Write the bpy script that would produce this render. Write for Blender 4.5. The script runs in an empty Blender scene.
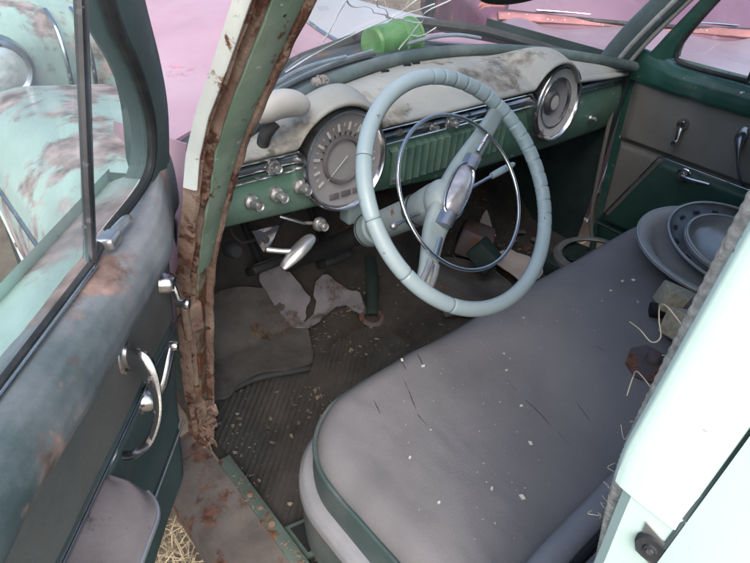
import bpy, bmesh, math, random
from mathutils import Vector, Matrix, noise
random.seed(7)
PI = math.pi
scene = bpy.context.scene
COL = scene.collection

# ------------------------------------------------------------------ materials
MATS = {}
def mat(name, col, rough=.6, metal=0., var=.25, vscale=9., rust=0., rscale=7., rustcol=(.13, .055, .03),
        dust=0., dustcol=(.30, .28, .27), bump=.25, bscale=60., spec=.4, chips=0., chipcol=(.5, .5, .48), coat=0., stretch=None):
    """layered procedural: base colour with slow variation, rust / wear patches, chips, settled dust, fine bump"""
    if name in MATS: return MATS[name]
    m = bpy.data.materials.new(name); m.use_nodes = True
    nt = m.node_tree; N = nt.nodes; L = nt.links; N.clear()
    out = N.new('ShaderNodeOutputMaterial'); b = N.new('ShaderNodeBsdfPrincipled'); L.new(b.outputs[0], out.inputs[0])
    tc = N.new('ShaderNodeTexCoord'); src = tc.outputs['Object']
    if stretch:
        mp = N.new('ShaderNodeMapping'); mp.inputs['Scale'].default_value = stretch
        L.new(src, mp.inputs[0]); src = mp.outputs[0]
    def nz(scale, detail=6., rough_=.6, off=0.):
        n = N.new('ShaderNodeTexNoise'); n.inputs['Scale'].default_value = scale
        n.inputs['Detail'].default_value = detail; n.inputs['Roughness'].default_value = rough_
        if off:
            mp = N.new('ShaderNodeMapping'); mp.inputs['Location'].default_value = (off, off * .7, -off)
            L.new(src, mp.inputs[0]); L.new(mp.outputs[0], n.inputs['Vector'])
        else: L.new(src, n.inputs['Vector'])
        return n.outputs['Fac']
    def ramp(fac, lo, hi, a=0., c=1.):
        r = N.new('ShaderNodeMapRange'); r.inputs['From Min'].default_value = lo; r.inputs['From Max'].default_value = hi
        r.inputs['To Min'].default_value = a; r.inputs['To Max'].default_value = c; L.new(fac, r.inputs['Value'])
        return r.outputs[0]
    def mix(fac, c1, c2):
        x = N.new('ShaderNodeMix'); x.data_type = 'RGBA'
        if hasattr(fac, 'links') or not isinstance(fac, float): L.new(fac, x.inputs[0])
        else: x.inputs[0].default_value = fac
        for i, c in ((6, c1), (7, c2)):
            if isinstance(c, tuple): x.inputs[i].default_value = (*c, 1)
            else: L.new(c, x.inputs[i])
        return x.outputs[2]
    lo = tuple(max(0, c * (1 - var)) for c in col); hi = tuple(min(.95, c * (1 + var)) for c in col)
    c = mix(ramp(nz(vscale), .3, .7), lo, hi)
    r_sock = None; m_sock = None
    if chips > 0:
        f = ramp(nz(bscale * .9, 3., .5, 5.3), .72 - chips * .25, .74 - chips * .25)
        c = mix(f, c, chipcol)
    if dust > 0:
        f = ramp(nz(vscale * .6, 8., .68, 2.1), .62 - dust * .45, .72 - dust * .12, .12 * dust, min(1., .25 + dust))
        c = mix(f, c, dustcol)
    if rust > 0:
        f = ramp(nz(rscale, 9., .66, 9.7), .66 - rust * .4, .70 - rust * .36)
        rc = mix(ramp(nz(rscale * 5, 5., .6, 3.3), .35, .65), tuple(x * .55 for x in rustcol), tuple(min(.9, x * 1.7) for x in rustcol))
        c = mix(f, c, rc)
        r_sock = ramp(f, 0, 1, rough, .9)
        if metal > 0: m_sock = ramp(f, 0, 1, metal, 0.)
    L.new(c, b.inputs['Base Color'])
    if r_sock is None: r_sock = ramp(nz(vscale * 2.5, 6., .6, 7.), .3, .7, max(.03, rough * .8), min(1., rough * 1.2))
    L.new(r_sock, b.inputs['Roughness'])
    if m_sock is not None: L.new(m_sock, b.inputs['Metallic'])
    else: b.inputs['Metallic'].default_value = metal
    b.inputs['Specular IOR Level'].default_value = spec
    b.inputs['Coat Weight'].default_value = coat
    if bump > 0:
        bp = N.new('ShaderNodeBump'); bp.inputs['Strength'].default_value = bump; bp.inputs['Distance'].default_value = .004
        L.new(nz(bscale, 8., .65, 1.7), bp.inputs['Height']); L.new(bp.outputs[0], b.inputs['Normal'])
    MATS[name] = m
    return m

def glass(name, tint=(.95, .98, .96), dirt=.08, dirtcol=(.5, .52, .5)):
    m = bpy.data.materials.new(name); m.use_nodes = True
    nt = m.node_tree; N = nt.nodes; L = nt.links; N.clear()
    out = N.new('ShaderNodeOutputMaterial')
    t = N.new('ShaderNodeBsdfTransparent'); t.inputs[0].default_value = (*tint, 1)
    g = N.new('ShaderNodeBsdfGlossy'); g.inputs['Roughness'].default_value = .03
    d = N.new('ShaderNodeBsdfDiffuse'); d.inputs[0].default_value = (*dirtcol, 1)
    lw = N.new('ShaderNodeLayerWeight'); lw.inputs['Blend'].default_value = .5
    pw = N.new('ShaderNodeMath'); pw.operation = 'POWER'; pw.inputs[1].default_value = 5.; L.new(lw.outputs['Facing'], pw.inputs[0])
    fr = N.new('ShaderNodeMapRange'); fr.inputs[3].default_value = .05; fr.inputs[4].default_value = .9; L.new(pw.outputs[0], fr.inputs[0])
    a = N.new('ShaderNodeMixShader'); L.new(fr.outputs[0], a.inputs[0]); L.new(t.outputs[0], a.inputs[1]); L.new(g.outputs[0], a.inputs[2])
    tc = N.new('ShaderNodeTexCoord'); nz = N.new('ShaderNodeTexNoise'); nz.inputs['Scale'].default_value = 7; nz.inputs['Detail'].default_value = 8
    L.new(tc.outputs['Object'], nz.inputs['Vector'])
    r = N.new('ShaderNodeMapRange'); r.inputs[1].default_value = .35; r.inputs[2].default_value = .7
    r.inputs[3].default_value = dirt * .4; r.inputs[4].default_value = dirt * 1.7
    L.new(nz.outputs['Fac'], r.inputs[0])
    s = N.new('ShaderNodeMixShader'); L.new(r.outputs[0], s.inputs[0]); L.new(a.outputs[0], s.inputs[1]); L.new(d.outputs[0], s.inputs[2])
    L.new(s.outputs[0], out.inputs[0])
    return m

MINT = mat('mint_paint', (.56, .72, .65), .5, var=.06, vscale=3, chips=.10, chipcol=(.3, .2, .15), bump=.06)
MINTW = mat('mint_fender_paint', (.36, .49, .435), .45, var=.12, vscale=3.2, rust=.42, rscale=3.6, rustcol=(.27, .215, .205), dust=.3, dustcol=(.34, .36, .35), bump=.06)
JAMB = mat('jamb_green', (.20, .29, .21), .6, var=.18, rust=.17, rscale=17, dust=.25, dustcol=(.34, .37, .30), chips=.12, chipcol=(.45, .45, .42))
RUST = mat('rusted_steel', (.175, .10, .075), .9, var=.5, vscale=24, rust=.35, rscale=30, rustcol=(.09, .04, .026), dust=.5, dustcol=(.33, .26, .20), bump=.8, bscale=90)
RUSTW = mat('rusty_pale_paint', (.45, .46, .42), .7, var=.2, rust=.42, rscale=14, rustcol=(.24, .13, .09), bump=.5)
RUSTG = mat('rusty_green_flange', (.22, .20, .14), .8, var=.35, vscale=14, rust=.55, rscale=11, dust=.2, dustcol=(.3, .28, .22), bump=.6, bscale=80)
WHITEEDGE = mat('pale_paint_edge', (.55, .58, .55), .5, var=.08, rust=.28, rscale=20, bump=.1)
TEALD = mat('dark_green_enamel', (.018, .075, .055), .38, var=.25, dust=.22, dustcol=(.16, .2, .18), bump=.1, spec=.5, chips=.04)
DASHG = mat('dash_green_enamel', (.05, .135, .095), .35, var=.3, vscale=6, dust=.4, dustcol=(.2, .27, .23), bump=.12, chips=.06)
GRILLE = mat('fluted_green', (.06, .13, .10), .5, var=.25, dust=.45, dustcol=(.2, .27, .22), bump=.2)
PADM = mat('faded_dash_vinyl', (.25, .255, .235), .62, var=.28, vscale=3.5, rust=.20, rscale=5, rustcol=(.18, .17, .148), dust=.45, dustcol=(.34, .34, .32), bump=.15, chips=.05, chipcol=(.15, .12, .1))
RUBBER = mat('black_rubber', (.02, .022, .024), .7, var=.4, dust=.25, dustcol=(.12, .12, .12), bump=.4)
GASKET = mat('grey_green_moulding', (.06, .09, .09), .55, var=.3, dust=.35, dustcol=(.2, .23, .23), bump=.2)
CHROME = mat('pitted_chrome', (.60, .60, .62), .18, 1., var=.18, vscale=18, rust=.05, rscale=40, rustcol=(.2, .15, .12), bump=.08, bscale=140)
CHROMED = mat('dull_chrome', (.34, .36, .39), .32, 1., var=.25, vscale=15, rust=.2, rscale=26, rustcol=(.17, .14, .13), bump=.12, bscale=120)
ALU = mat('dusty_bright_metal', (.55, .55, .55), .35, .85, var=.2, vscale=20, dust=.3, dustcol=(.4, .38, .37), bump=.1)
DIAL = mat('mauve_dial', (.165, .155, .16), .45, var=.2, dust=.6, dustcol=(.26, .255, .26), bump=.08)
DIALD = mat('dark_dial', (.055, .05, .055), .4, var=.2, dust=.3, dustcol=(.2, .18, .19), bump=.05)
DIALP = mat('pale_marking', (.42, .40, .385), .6, var=.1, bump=0)
WHEEL = mat('pale_blue_plastic', (.29, .38, .41), .38, var=.10, vscale=7, dust=.3, dustcol=(.36, .41, .43), bump=.06, chips=.05, chipcol=(.1, .1, .1))
WHEELD = mat('blue_grey_paint', (.20, .26, .27), .42, var=.14, dust=.35, dustcol=(.36, .40, .40), bump=.08, rust=.08, rscale=15)
CRACKB = mat('grime_line', (.03, .03, .03), .9, bump=0)
JOINT = mat('rim_joint_grime', (.075, .09, .095), .8, bump=0)
TEARM = mat('frayed_split', (.05, .045, .045), .95, var=.6, vscale=90, bump=0)
CLEAR = mat('clear_horn_cap', (.42, .42, .46), .12, .35, var=.45, vscale=35, bump=.35, bscale=45, coat=.8)
SEAT = mat('grey_seat_cloth', (.148, .145, .153), .95, var=.34, vscale=2.6, dust=.6, dustcol=(.222, .215, .222), rust=.0, rscale=4.5, rustcol=(.125, .11, .105), bump=.35, bscale=240, spec=.15)
SEATB = mat('worn_welt', (.22, .23, .25), .7, var=.2, dust=.4, dustcol=(.3, .27, .28), bump=.3)
SEATT = mat('teal_vinyl', (.042, .072, .072), .5, var=.25, dust=.5, dustcol=(.15, .155, .155), bump=.15)
CLOTH = mat('grey_brown_door_cloth', (.175, .165, .145), .9, var=.18, vscale=4, dust=.35, dustcol=(.16, .15, .14), bump=.3, bscale=220, spec=.15)
CLOTHL = mat('door_cloth_stained', (.155, .16, .148), .85, var=.25, vscale=5, dust=.4, dustcol=(.14, .125, .12), bump=.3, bscale=200, spec=.2)
VINYL = mat('dark_teal_vinyl', (.05, .098, .10), .5, var=.25, vscale=5, dust=.45, dustcol=(.12, .145, .145), bump=.18, bscale=120)
VINYLG = mat('dark_green_vinyl', (.02, .062, .045), .5, var=.2, vscale=5, dust=.2, dustcol=(.07, .1, .09), bump=.15, bscale=120)
BELT = mat('worn_belt_pad', (.038, .07, .074), .5, var=.3, vscale=3.4, rust=.34, rscale=5.2, rustcol=(.25, .165, .14), dust=.55, dustcol=(.41, .405, .43), bump=.2, bscale=60, chips=.22, chipcol=(.035, .07, .075))
ARM = mat('worn_armrest_top', (.19, .17, .175), .75, var=.3, vscale=8, dust=.3, dustcol=(.26, .24, .24), rust=.2, rscale=16, rustcol=(.09, .08, .08), bump=.3)
FLOORM = mat('grimy_floor', (.035, .032, .03), .9, var=.5, vscale=9, dust=.35, dustcol=(.085, .075, .066), rust=.25, rscale=8, rustcol=(.06, .035, .025), bump=.9, bscale=60)
MATM = mat('worn_rubber_mat', (.03, .03, .03), .75, var=.35, vscale=8, dust=.45, dustcol=(.10, .088, .076), bump=.5, bscale=90)
MATB = mat('brown_grey_mat', (.06, .056, .052), .9, var=.4, vscale=11, dust=.4, dustcol=(.115, .112, .112), rust=.2, rscale=10, rustcol=(.07, .05, .035), bump=.7)
FELT = mat('lilac_grey_felt', (.19, .182, .20), .85, var=.25, vscale=12, rust=.36, rscale=10, rustcol=(.1, .08, .08), bump=.4)
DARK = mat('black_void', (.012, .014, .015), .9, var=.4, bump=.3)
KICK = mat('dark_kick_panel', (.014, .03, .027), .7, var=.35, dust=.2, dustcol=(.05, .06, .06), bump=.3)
SILL = mat('dirty_sill', (.11, .095, .088), .8, var=.35, vscale=12, rust=.36, rscale=10, rustcol=(.11, .055, .038), dust=.35, dustcol=(.2, .18, .168), bump=.5)
SILLG = mat('green_sill_strip', (.09, .125, .11), .65, var=.25, rust=.3, rscale=18, bump=.4)
PINK = mat('faded_maroon_paint', (.315, .19, .232), .5, var=.16, vscale=2.5, dust=.4, dustcol=(.37, .285, .325), chips=.06, chipcol=(.3,.16,.18), bump=.05, spec=.5, rust=.08, rscale=3.5, rustcol=(.25, .13, .155))
PINKL = mat('lavender_hood_paint', (.32, .32, .335), .42, var=.12, vscale=2.2, dust=.4, dustcol=(.37, .37, .385), rust=.04, rscale=5, rustcol=(.3, .22, .24), bump=.05, spec=.6)  # greyer lavender than the left half of the hood
MAROON = mat('dark_maroon_paint', (.12, .045, .075), .5, var=.3, vscale=2, dust=.35, dustcol=(.22, .12, .18), rust=.2, rscale=3, rustcol=(.3, .12, .09), bump=.1)
REDST = mat('rusty_red_moulding', (.27, .12, .12), .6, var=.35, vscale=5, chips=.1, chipcol=(.8, .75, .75), bump=.2)
GREENP = mat('bright_green_plastic', (.045, .145, .04), .45, var=.2, vscale=14, dust=.3, dustcol=(.16, .30, .13), bump=.2)
GREENL = mat('pale_green_plastic', (.085, .19, .07), .4, var=.1, bump=.05)
CRACKW = mat('white_crack', (.55, .58, .60), .4, var=.05, bump=0)
WIRE = mat('bleached_string', (.5, .43, .32), .8, var=.15, bump=.1)
LACE = mat('woven_windlace', (.42, .39, .35), .9, var=.4, vscale=160, bump=.6, bscale=260)
WOOD = mat('weathered_wood', (.42, .36, .25), .8, var=.3, vscale=20, stretch=(1, 6, 6), bump=.5, dust=.3, dustcol=(.42, .38, .32))
CARD = mat('brown_cardboard', (.28, .165, .10), .85, var=.15, bump=.15)
GREYP = mat('dusty_grey_paint', (.36, .355, .34), .5, var=.15, dust=.4, dustcol=(.40, .39, .375), rust=.1, rscale=20, bump=.12)
HUBM = mat('dusty_hubcap_metal', (.42, .415, .40), .3, .55, var=.2, vscale=9, dust=.35, dustcol=(.30, .30, .30), rust=.1, rscale=14, bump=.08)
HUBD = mat('dark_hubcap_band', (.10, .105, .11), .4, .5, var=.4, vscale=22, dust=.3, dustcol=(.2, .2, .2), bump=.15)
BRK = mat('grimy_mauve_iron', (.12, .095, .10), .75, .2, var=.3, rust=.3, rscale=16, bump=.4)
FLAKE = mat('paint_flake', (.62, .58, .50), .8, var=.2, bump=0)
STRAW = mat('dry_straw', (.36, .29, .18), .85, var=.45, vscale=14, bump=0)
SOIL = mat('dry_ground', (.14, .11, .085), .95, var=.45, vscale=6, dust=.3, dustcol=(.22, .19, .14), bump=1., bscale=30)
GRASS = mat('dull_grass', (.09, .11, .055), .9, var=.4, vscale=5, bump=0)
LEAFM = mat('shrub_leaf', (.05, .075, .045), .8, var=.45, vscale=5, bump=0)
BARKM = mat('shrub_bark', (.10, .08, .06), .9, var=.3, bump=.5)
PAPER = mat('dirty_paper', (.40, .35, .33), .85, var=.15, rust=.15, rscale=12, rustcol=(.2, .15, .12), bump=.2)
COWLM = mat('shaded_cowl', (.03, .04, .045), .6, var=.3, vscale=9, dust=.15, dustcol=(.17, .14, .155), rust=.2, rscale=12, bump=.3)  # base darkened to carry the shade between hood edge and windshield
PURPLE = mat('dusty_purple_glass', (.13, .07, .115), .35, var=.25, vscale=1.5, dust=.35, dustcol=(.17, .11, .15), bump=.08)
RINGM = mat('dull_grey_ring', (.16, .165, .165), .6, .2, var=.3, vscale=14, dust=.35, dustcol=(.2, .2, .2), bump=.15)
MSH = mat('mauve_hood_paint', (.22, .165, .205), .4, var=.2, vscale=2.5, dust=.4, dustcol=(.28, .235, .27), bump=.05)
LENS = mat('headlamp_lens', (.68, .76, .76), .1, .45, var=.3, vscale=30, bump=.3, bscale=50, coat=.6)
WGLASS = glass('windshield_glass', (.97, .985, .98), .05, (.6, .62, .64))
SGLASS = glass('door_glass', (.88, .95, .945), .30, (.40, .48, .50))
RGLASS = glass('far_door_glass', (.94, .97, .95), .06)

# ------------------------------------------------------------------ mesh helpers
class MB:
    def __init__(s, xf=None): s.v = []; s.f = []; s.xf = xf
    def add(s, vs, fs):
        o = len(s.v); s.v += [Vector(p) for p in vs]; s.f += [tuple(i + o for i in f) for f in fs]; return s
    def grid(s, fn, nu, nv, cu=False, cv=False, flip=False):
        vs = [fn(i / (nu if cu else nu - 1), j / (nv if cv else nv - 1)) for i in range(nu) for j in range(nv)]
        fs = []
        for i in range(nu if cu else nu - 1):
            for j in range(nv if cv else nv - 1):
                a = i * nv + j; b = ((i + 1) % nu) * nv + j; c = ((i + 1) % nu) * nv + (j + 1) % nv; d = i * nv + (j + 1) % nv
                fs.append((a, d, c, b) if flip else (a, b, c, d))
        return s.add(vs, fs)
    def tube(s, pts, r, seg=10, closed=False, caps=True, smooth=0, flat=None):
        P = [Vector(p) for p in pts]
        if smooth: P = spline(P, smooth, closed)
        n = len(P); R = r if callable(r) else (lambda t: r)
        T = []
        for i in range(n):
            a = P[(i - 1) % n] if (closed or i > 0) else P[i]; b = P[(i + 1) % n] if (closed or i < n - 1) else P[i]
            T.append((b - a).normalized())
        up = Vector((0, 0, 1)) if abs(T[0].z) < .9 else Vector((1, 0, 0))
        nrm = (up - T[0] * up.dot(T[0])).normalized()
        vs = []
        for i in range(n):
            nrm = (nrm - T[i] * nrm.dot(T[i])).normalized(); bi = T[i].cross(nrm)
            rr = R(i / max(1, n - 1))
            ra, rb = (rr, rr) if not flat else (rr * flat[0], rr * flat[1])
            for k in range(seg):
                an = 2 * PI * k / seg; vs.append(P[i] + nrm * math.cos(an) * ra + bi * math.sin(an) * rb)
        fs = []
        for i in range(n if closed else n - 1):
            for k in range(seg):
                a = i * seg + k; b = i * seg + (k + 1) % seg; j = (i + 1) % n
                fs.append((a, b, j * seg + (k + 1) % seg, j * seg + k))
        if caps and not closed:
            fs.append(tuple(range(seg))[::-1]); fs.append(tuple((n - 1) * seg + k for k in range(seg)))
        return s.add(vs, fs)
    def lathe(s, prof, c, ax, seg=40, squash=1., updir=None):
        """prof: (radius, height along axis)"""
        c = Vector(c); ax = Vector(ax).normalized()
        up = Vector(updir) if updir else (Vector((0, 0, 1)) if abs(ax.z) < .9 else Vector((1, 0, 0)))
        e1 = (up - ax * up.dot(ax)).normalized(); e2 = ax.cross(e1)
        n = len(prof); vs = []
        for k in range(seg):
            a = 2 * PI * k / seg
            for (r, h) in prof: vs.append(c + ax * h + (e1 * math.cos(a) * squash + e2 * math.sin(a)) * r)
        fs = [(k * n + j, ((k + 1) % seg) * n + j, ((k + 1) % seg) * n + j + 1, k * n + j + 1) for k in range(seg) for j in range(n - 1)]
        return s.add(vs, fs)
    def box(s, lo, hi, m=None, bev=0.):
        bm = bmesh.new(); bmesh.ops.create_cube(bm, size=1)
        lo = Vector(lo); hi = Vector(hi); d = hi - lo; c = (hi + lo) / 2
        for v in bm.verts: v.co = Vector((v.co.x * d.x, v.co.y * d.y, v.co.z * d.z)) + c
        if bev: bmesh.ops.bevel(bm, geom=bm.edges[:], offset=bev, segments=3, profile=.5, affect='EDGES')
        vs = [(m @ v.co) if m else v.co.copy() for v in bm.verts]; bm.verts.index_update()
        fs = [tuple(v.index for v in f.verts) for f in bm.faces]; bm.free()
        return s.add(vs, fs)
    def prism(s, outline, ext, bev=0.):
        """closed outline (3D points) extruded by vector ext, edges bevelled"""
        bm = bmesh.new(); e = Vector(ext)
        a = [bm.verts.new(Vector(p)) for p in outline]; b = [bm.verts.new(Vector(p) + e) for p in outline]; n = len(a)
        bm.faces.new(a[::-1]); bm.faces.new(b)
        for i in range(n): bm.faces.new((a[i], a[(i + 1) % n], b[(i + 1) % n], b[i]))
        if bev: bmesh.ops.bevel(bm, geom=bm.edges[:], offset=bev, segments=2, profile=.5, affect='EDGES')
        bm.verts.index_update(); vs = [v.co.copy() for v in bm.verts]; fs = [tuple(v.index for v in f.verts) for f in bm.faces]; bm.free()
        return s.add(vs, fs)
    def build(s, name, m, parent=None, thick=0., ang=35, flat=False):
        vs = [s.xf(p) if s.xf else p for p in s.v]
        me = bpy.data.meshes.new(name); me.from_pydata(vs, [], s.f); me.update()
        bm = bmesh.new(); bm.from_mesh(me); bmesh.ops.remove_doubles(bm, verts=bm.verts, dist=1e-6)
        if thick: bmesh.ops.solidify(bm, geom=bm.faces[:], thickness=thick)
        bmesh.ops.recalc_face_normals(bm, faces=bm.faces[:])
        bm.to_mesh(me); bm.free()
        if not flat:
            me.shade_smooth(); me.set_sharp_from_angle(angle=math.radians(ang))
        me.materials.append(m)
        o = bpy.data.objects.new(name, me); COL.objects.link(o)
        if parent is not None:
            o.parent = parent
            if parent.type == 'EMPTY': o.matrix_parent_inverse = Matrix.Translation(-parent.location)
        return o

def spline(P, k, closed=False):
    P = [Vector(p) for p in P]; n = len(P); out = []
    g = lambda i: P[i % n] if closed else P[max(0, min(n - 1, i))]
    for i in range(n if closed else n - 1):
        a, b, c, d = g(i - 1), g(i), g(i + 1), g(i + 2)
        for j in range(k):
            t = j / k
            out.append(.5 * ((2 * b) + (c - a) * t + (2 * a - 5 * b + 4 * c - d) * t * t + (3 * b - a - 3 * c + d) * t ** 3))
    if not closed: out.append(P[-1])
    return out
def interp(tab, x):
    """piecewise-linear lookup, tab sorted by first column; value floats or tuples"""
    if x <= tab[0][0]: return tab[0][1]
    for (a, va), (b, vb) in zip(tab, tab[1:]):
        if x <= b:
            t = (x - a) / (b - a)
            return va + (vb - va) * t if not isinstance(va, tuple) else tuple(p + (q - p) * t for p, q in zip(va, vb))
    return tab[-1][1]
def sm(a, b, x):
    t = max(0., min(1., (x - a) / (b - a))); return t * t * (3 - 2 * t)
def empty(name, loc, label, cat, group=None):
    o = bpy.data.objects.new(name, None); COL.objects.link(o); o.location = loc; o.empty_display_size = .1
    o['label'] = label; o['category'] = cat
    if group: o['group'] = group
    bpy.context.view_layer.update(); return o
def tag(o, label, cat, group=None):
    o['label'] = label; o['category'] = cat
    if group: o['group'] = group
    return o
def kind(o, k): o['kind'] = k; return o

# ================================================================== THE CAR
car = empty('derelict_car', (-.03, -.2, 0), 'old mint green sedan with dusty gutted cabin seen through its open driver door', 'car')

# ---- body jamb: windshield pillar + hinge post as one swept strip O (outer edge) -> I (inner edge)
PIL = [(1.46, (-.790, -.160), (-.690, -.130)), (1.31, (-.800, -.052), (-.705, -.027)), (1.233, (-.806, -.003), (-.713, .022)), (1.18, (-.810, .034), (-.717, .056)), (1.12, (-.813, .064), (-.721, .098)),
       (1.05, (-.815, .086), (-.725, .137)), (.96, (-.812, .130), (-.730, .178)), (.85, (-.810, .175), (-.735, .225)), (.755, (-.810, .200), (-.740, .242)), (.60, (-.810, .226), (-.743, .264)), (.45, (-.812, .240), (-.757, .268)), (.38, (-.815, .240), (-.775, .245))]
zs = [p[0] for p in PIL]
def pil(f, t, dep=0.):
    """f 0..1 across the jamb (outer to inner), t 0..1 down, dep = towards the viewer out of the jamb"""
    z = PIL[0][0] + (PIL[-1][0] - PIL[0][0]) * t
    tab = [(-a, (b[0], b[1], c[0], c[1])) for a, b, c in PIL]
    q = interp(tab, -z)
    O = Vector((q[0], q[1], z)); I = Vector((q[2], q[3], z)); d = I - O
    nrm = Vector((d.y, -d.x, 0)).normalized()
    nrm = nrm if nrm.y < 0 else -nrm
    return O + d * f + nrm * dep + Vector((0, 0, 0))
def pstrip(prof, t0, t1, n=40, wob=0., seed=0):
    """profile list of (f, depth)"""
    b = MB()
    def fn(u, v):
        k = v * (len(prof) - 1); i = min(int(k), len(prof) - 2); w = k - i
        f = prof[i][0] + (prof[i + 1][0] - prof[i][0]) * w; d = prof[i][1] + (prof[i + 1][1] - prof[i][1]) * w
        t = t0 + (t1 - t0) * u
        if wob: d += wob * noise.noise(Vector((t * 40, v * 3, seed))) 
        return pil(f, t, d)
    b.grid(fn, n, len(prof)); return b
pstrip([(-.012, -.016), (-.014, -.004), (-.006, .002), (.01, .004), (.04, .003), (.065, -.008)], 0, .36).build('outer_skin_edge', WHITEEDGE, car)
pstrip([(.055, -.020), (.06, .000), (.09, .004), (.13, -.004), (.18, -.012), (.22, -.006), (.24, .003), (.27, .005), (.29, .004), (.31, -.004)], 0, 1, 260, .003, 1).build('weatherstrip_channel', RUST, car)
pstrip([(.30, -.02), (.305, .000), (.32, .005), (.50, .008), (.70, .008), (.80, .005), (.83, -.008)], 0, .55, 60, .0012, 2).build('windshield_pillar', JAMB, car)
pstrip([(.345, -.02), (.35, .000), (.37, .005), (.50, .004), (.66, .003), (.78, -.002), (.81, -.012)], .55, 1, 60, .003, 3).build('hinge_pillar', RUSTG, car)
pstrip([(.81, -.02), (.815, .002), (.83, .009), (.88, .011), (.94, .009), (1.0, .003), (1.03, -.012), (1.035, -.06)], 0, 1, 260, .0028, 4).build('pinch_weld_flange', RUST, car)
MB().grid(lambda u, v: Vector((-.800 + .06 * v, .255 + .34 * u, .70 + .355 * v - .075 * u * v)), 20, 12).build('cowl_side', PINK, car, .004)
for i, (f, t) in enumerate([(.55, .15), (.5, .31), (.62, .33), (.5, .44), (.55, .50)]):   # spot welds / screw holes
    c = pil(f, t, .006); MB().lathe([(.0, .0008), (.0035, .0006), (.005, -.001)], c, pil(f, t, 1) - pil(f, t, 0), 12).build('screw_hole', CRACKB, car)
for t, z0 in ((.64, 0), (.90, 0)):                                                      # door hinges
    c = pil(.2, t, .0); h = MB(); h.box((c.x - .016, c.y - .014, c.z - .03), (c.x + .018, c.y + .010, c.z + .03), None, .005)
    h.tube([(c.x - .014, c.y - .014, c.z - .036), (c.x - .014, c.y - .014, c.z + .036)], .007, 12); h.build('door_hinge', RUST, car)
# scaly loose rust at the foot of the post
b = MB()
for i in range(40):
    p = pil(random.uniform(.0, .9), random.uniform(.9, 1.0), .01) + Vector((0, 0, 0)); s = random.uniform(.004, .014)
    b.box((-s, -s, -.002), (s, s, .002), Matrix.Translation(p) @ Matrix.Rotation(random.uniform(0, 6), 4, (random.random(), random.random(), .3)))
kind(b.build('rust_scale', RUST, car, flat=True), 'stuff')

# ---- sill
b = MB()
sp = [(-.905, .30), (-.905, .355), (-.895, .372), (-.87, .380), (-.84, .384), (-.825, .392), (-.80, .394)]
b.grid(lambda u, v: (interp([(i / 6, p[0]) for i, p in enumerate(sp)], v), .28 - u * 1.6, interp([(i / 6, p[1]) for i, p in enumerate(sp)], v) + .004 * noise.noise(Vector((u * 20, v * 4, 3)))), 70, 7)
b.build('sill', SILL, car)
b = MB(); b.prism([(-.800, .17, .398), (-.772, .17, .398), (-.772, -.62, .398), (-.800, -.62, .398)], (0, 0, -.03), .003); b.build('sill_strip', SILLG, car)
for y in (.06, -.02, -.12, -.3): MB().lathe([(0, .003), (.006, .002), (.007, 0)], (-.787, y, .398), (0, 0, 1), 12).build('sill_screw', RUST, car)

# ---- floor, toe board, firewall, tunnel
def floor_z(x, y):
    z = .36 + (max(0, y - .45) * .8 if y < .82 else .296 + (y - .82) * 6)
    return z + .09 * math.exp(-((x + .02) / .13) ** 2)
MB().grid(lambda u, v: (lambda x, y: (x, y, floor_z(x, y) - .004 + .006 * noise.noise(Vector((x * 9, y * 9, 1)))))(-.785 + u * 1.51, -1.7 + v * 2.53), 70, 110).build('floor_pan', FLOORM, car)
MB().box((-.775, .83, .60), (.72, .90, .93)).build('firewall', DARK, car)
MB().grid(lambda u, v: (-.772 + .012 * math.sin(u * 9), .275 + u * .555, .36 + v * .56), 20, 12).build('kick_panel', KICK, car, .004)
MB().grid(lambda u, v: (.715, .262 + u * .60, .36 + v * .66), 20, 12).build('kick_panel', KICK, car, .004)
MB().tube([(-.108, .50, .47), (-.155, .43, .43), (-.21, .36, .385)], .011, 8, flat=(.6, 1.6)).build('column_support_bar', KICK, car)
b = MB()                                                                     # heater / wiring lumps high under the dash
b.box((.30, .50, .62), (.62, .80, .84), None, .03); b.box((-.08, .60, .66), (.16, .80, .86), None, .02); b.build('heater_box', KICK, car)
b = MB()
for i in range(9):
    x = random.uniform(-.66, -.15); b.tube([(x, .62, .8), (x + random.uniform(-.05, .05), .5, random.uniform(.66, .76)), (x + random.uniform(.05, .2), .52, random.uniform(.7, .78)), (x + .2, .7, .8)], .004, 6, smooth=6)
b.build('wiring_loom', RUBBER, car)

# ---- pedals
def pedal(c, w, h):
    r = MB(); m = Matrix.Translation(c) @ Matrix.Rotation(math.radians(-38), 4, 'X')
    r.box((-w, -h, -.012), (w, h, .012), m, .008); o = r.build('pedal', RUBBER, car)
    q = MB(); q.tube([Vector(c) + Vector((0, .012, -.008)), Vector(c) + Vector((0, .10, .08)), Vector(c) + Vector((0, .2, .22))], .010, 8, smooth=5); q.build('pedal_arm', DARK, o)
    for i in range(4): 
        y = -h * .7 + i * h * .46; MB().box((-w * .85, y - .004, .010), (w * .85, y + .004, .0155), m, .002).build('tread', RUBBER, o)
pedal((-.235, .515, .50), .048, .033); pedal((-.44, .56, .53), .048, .033)

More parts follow.
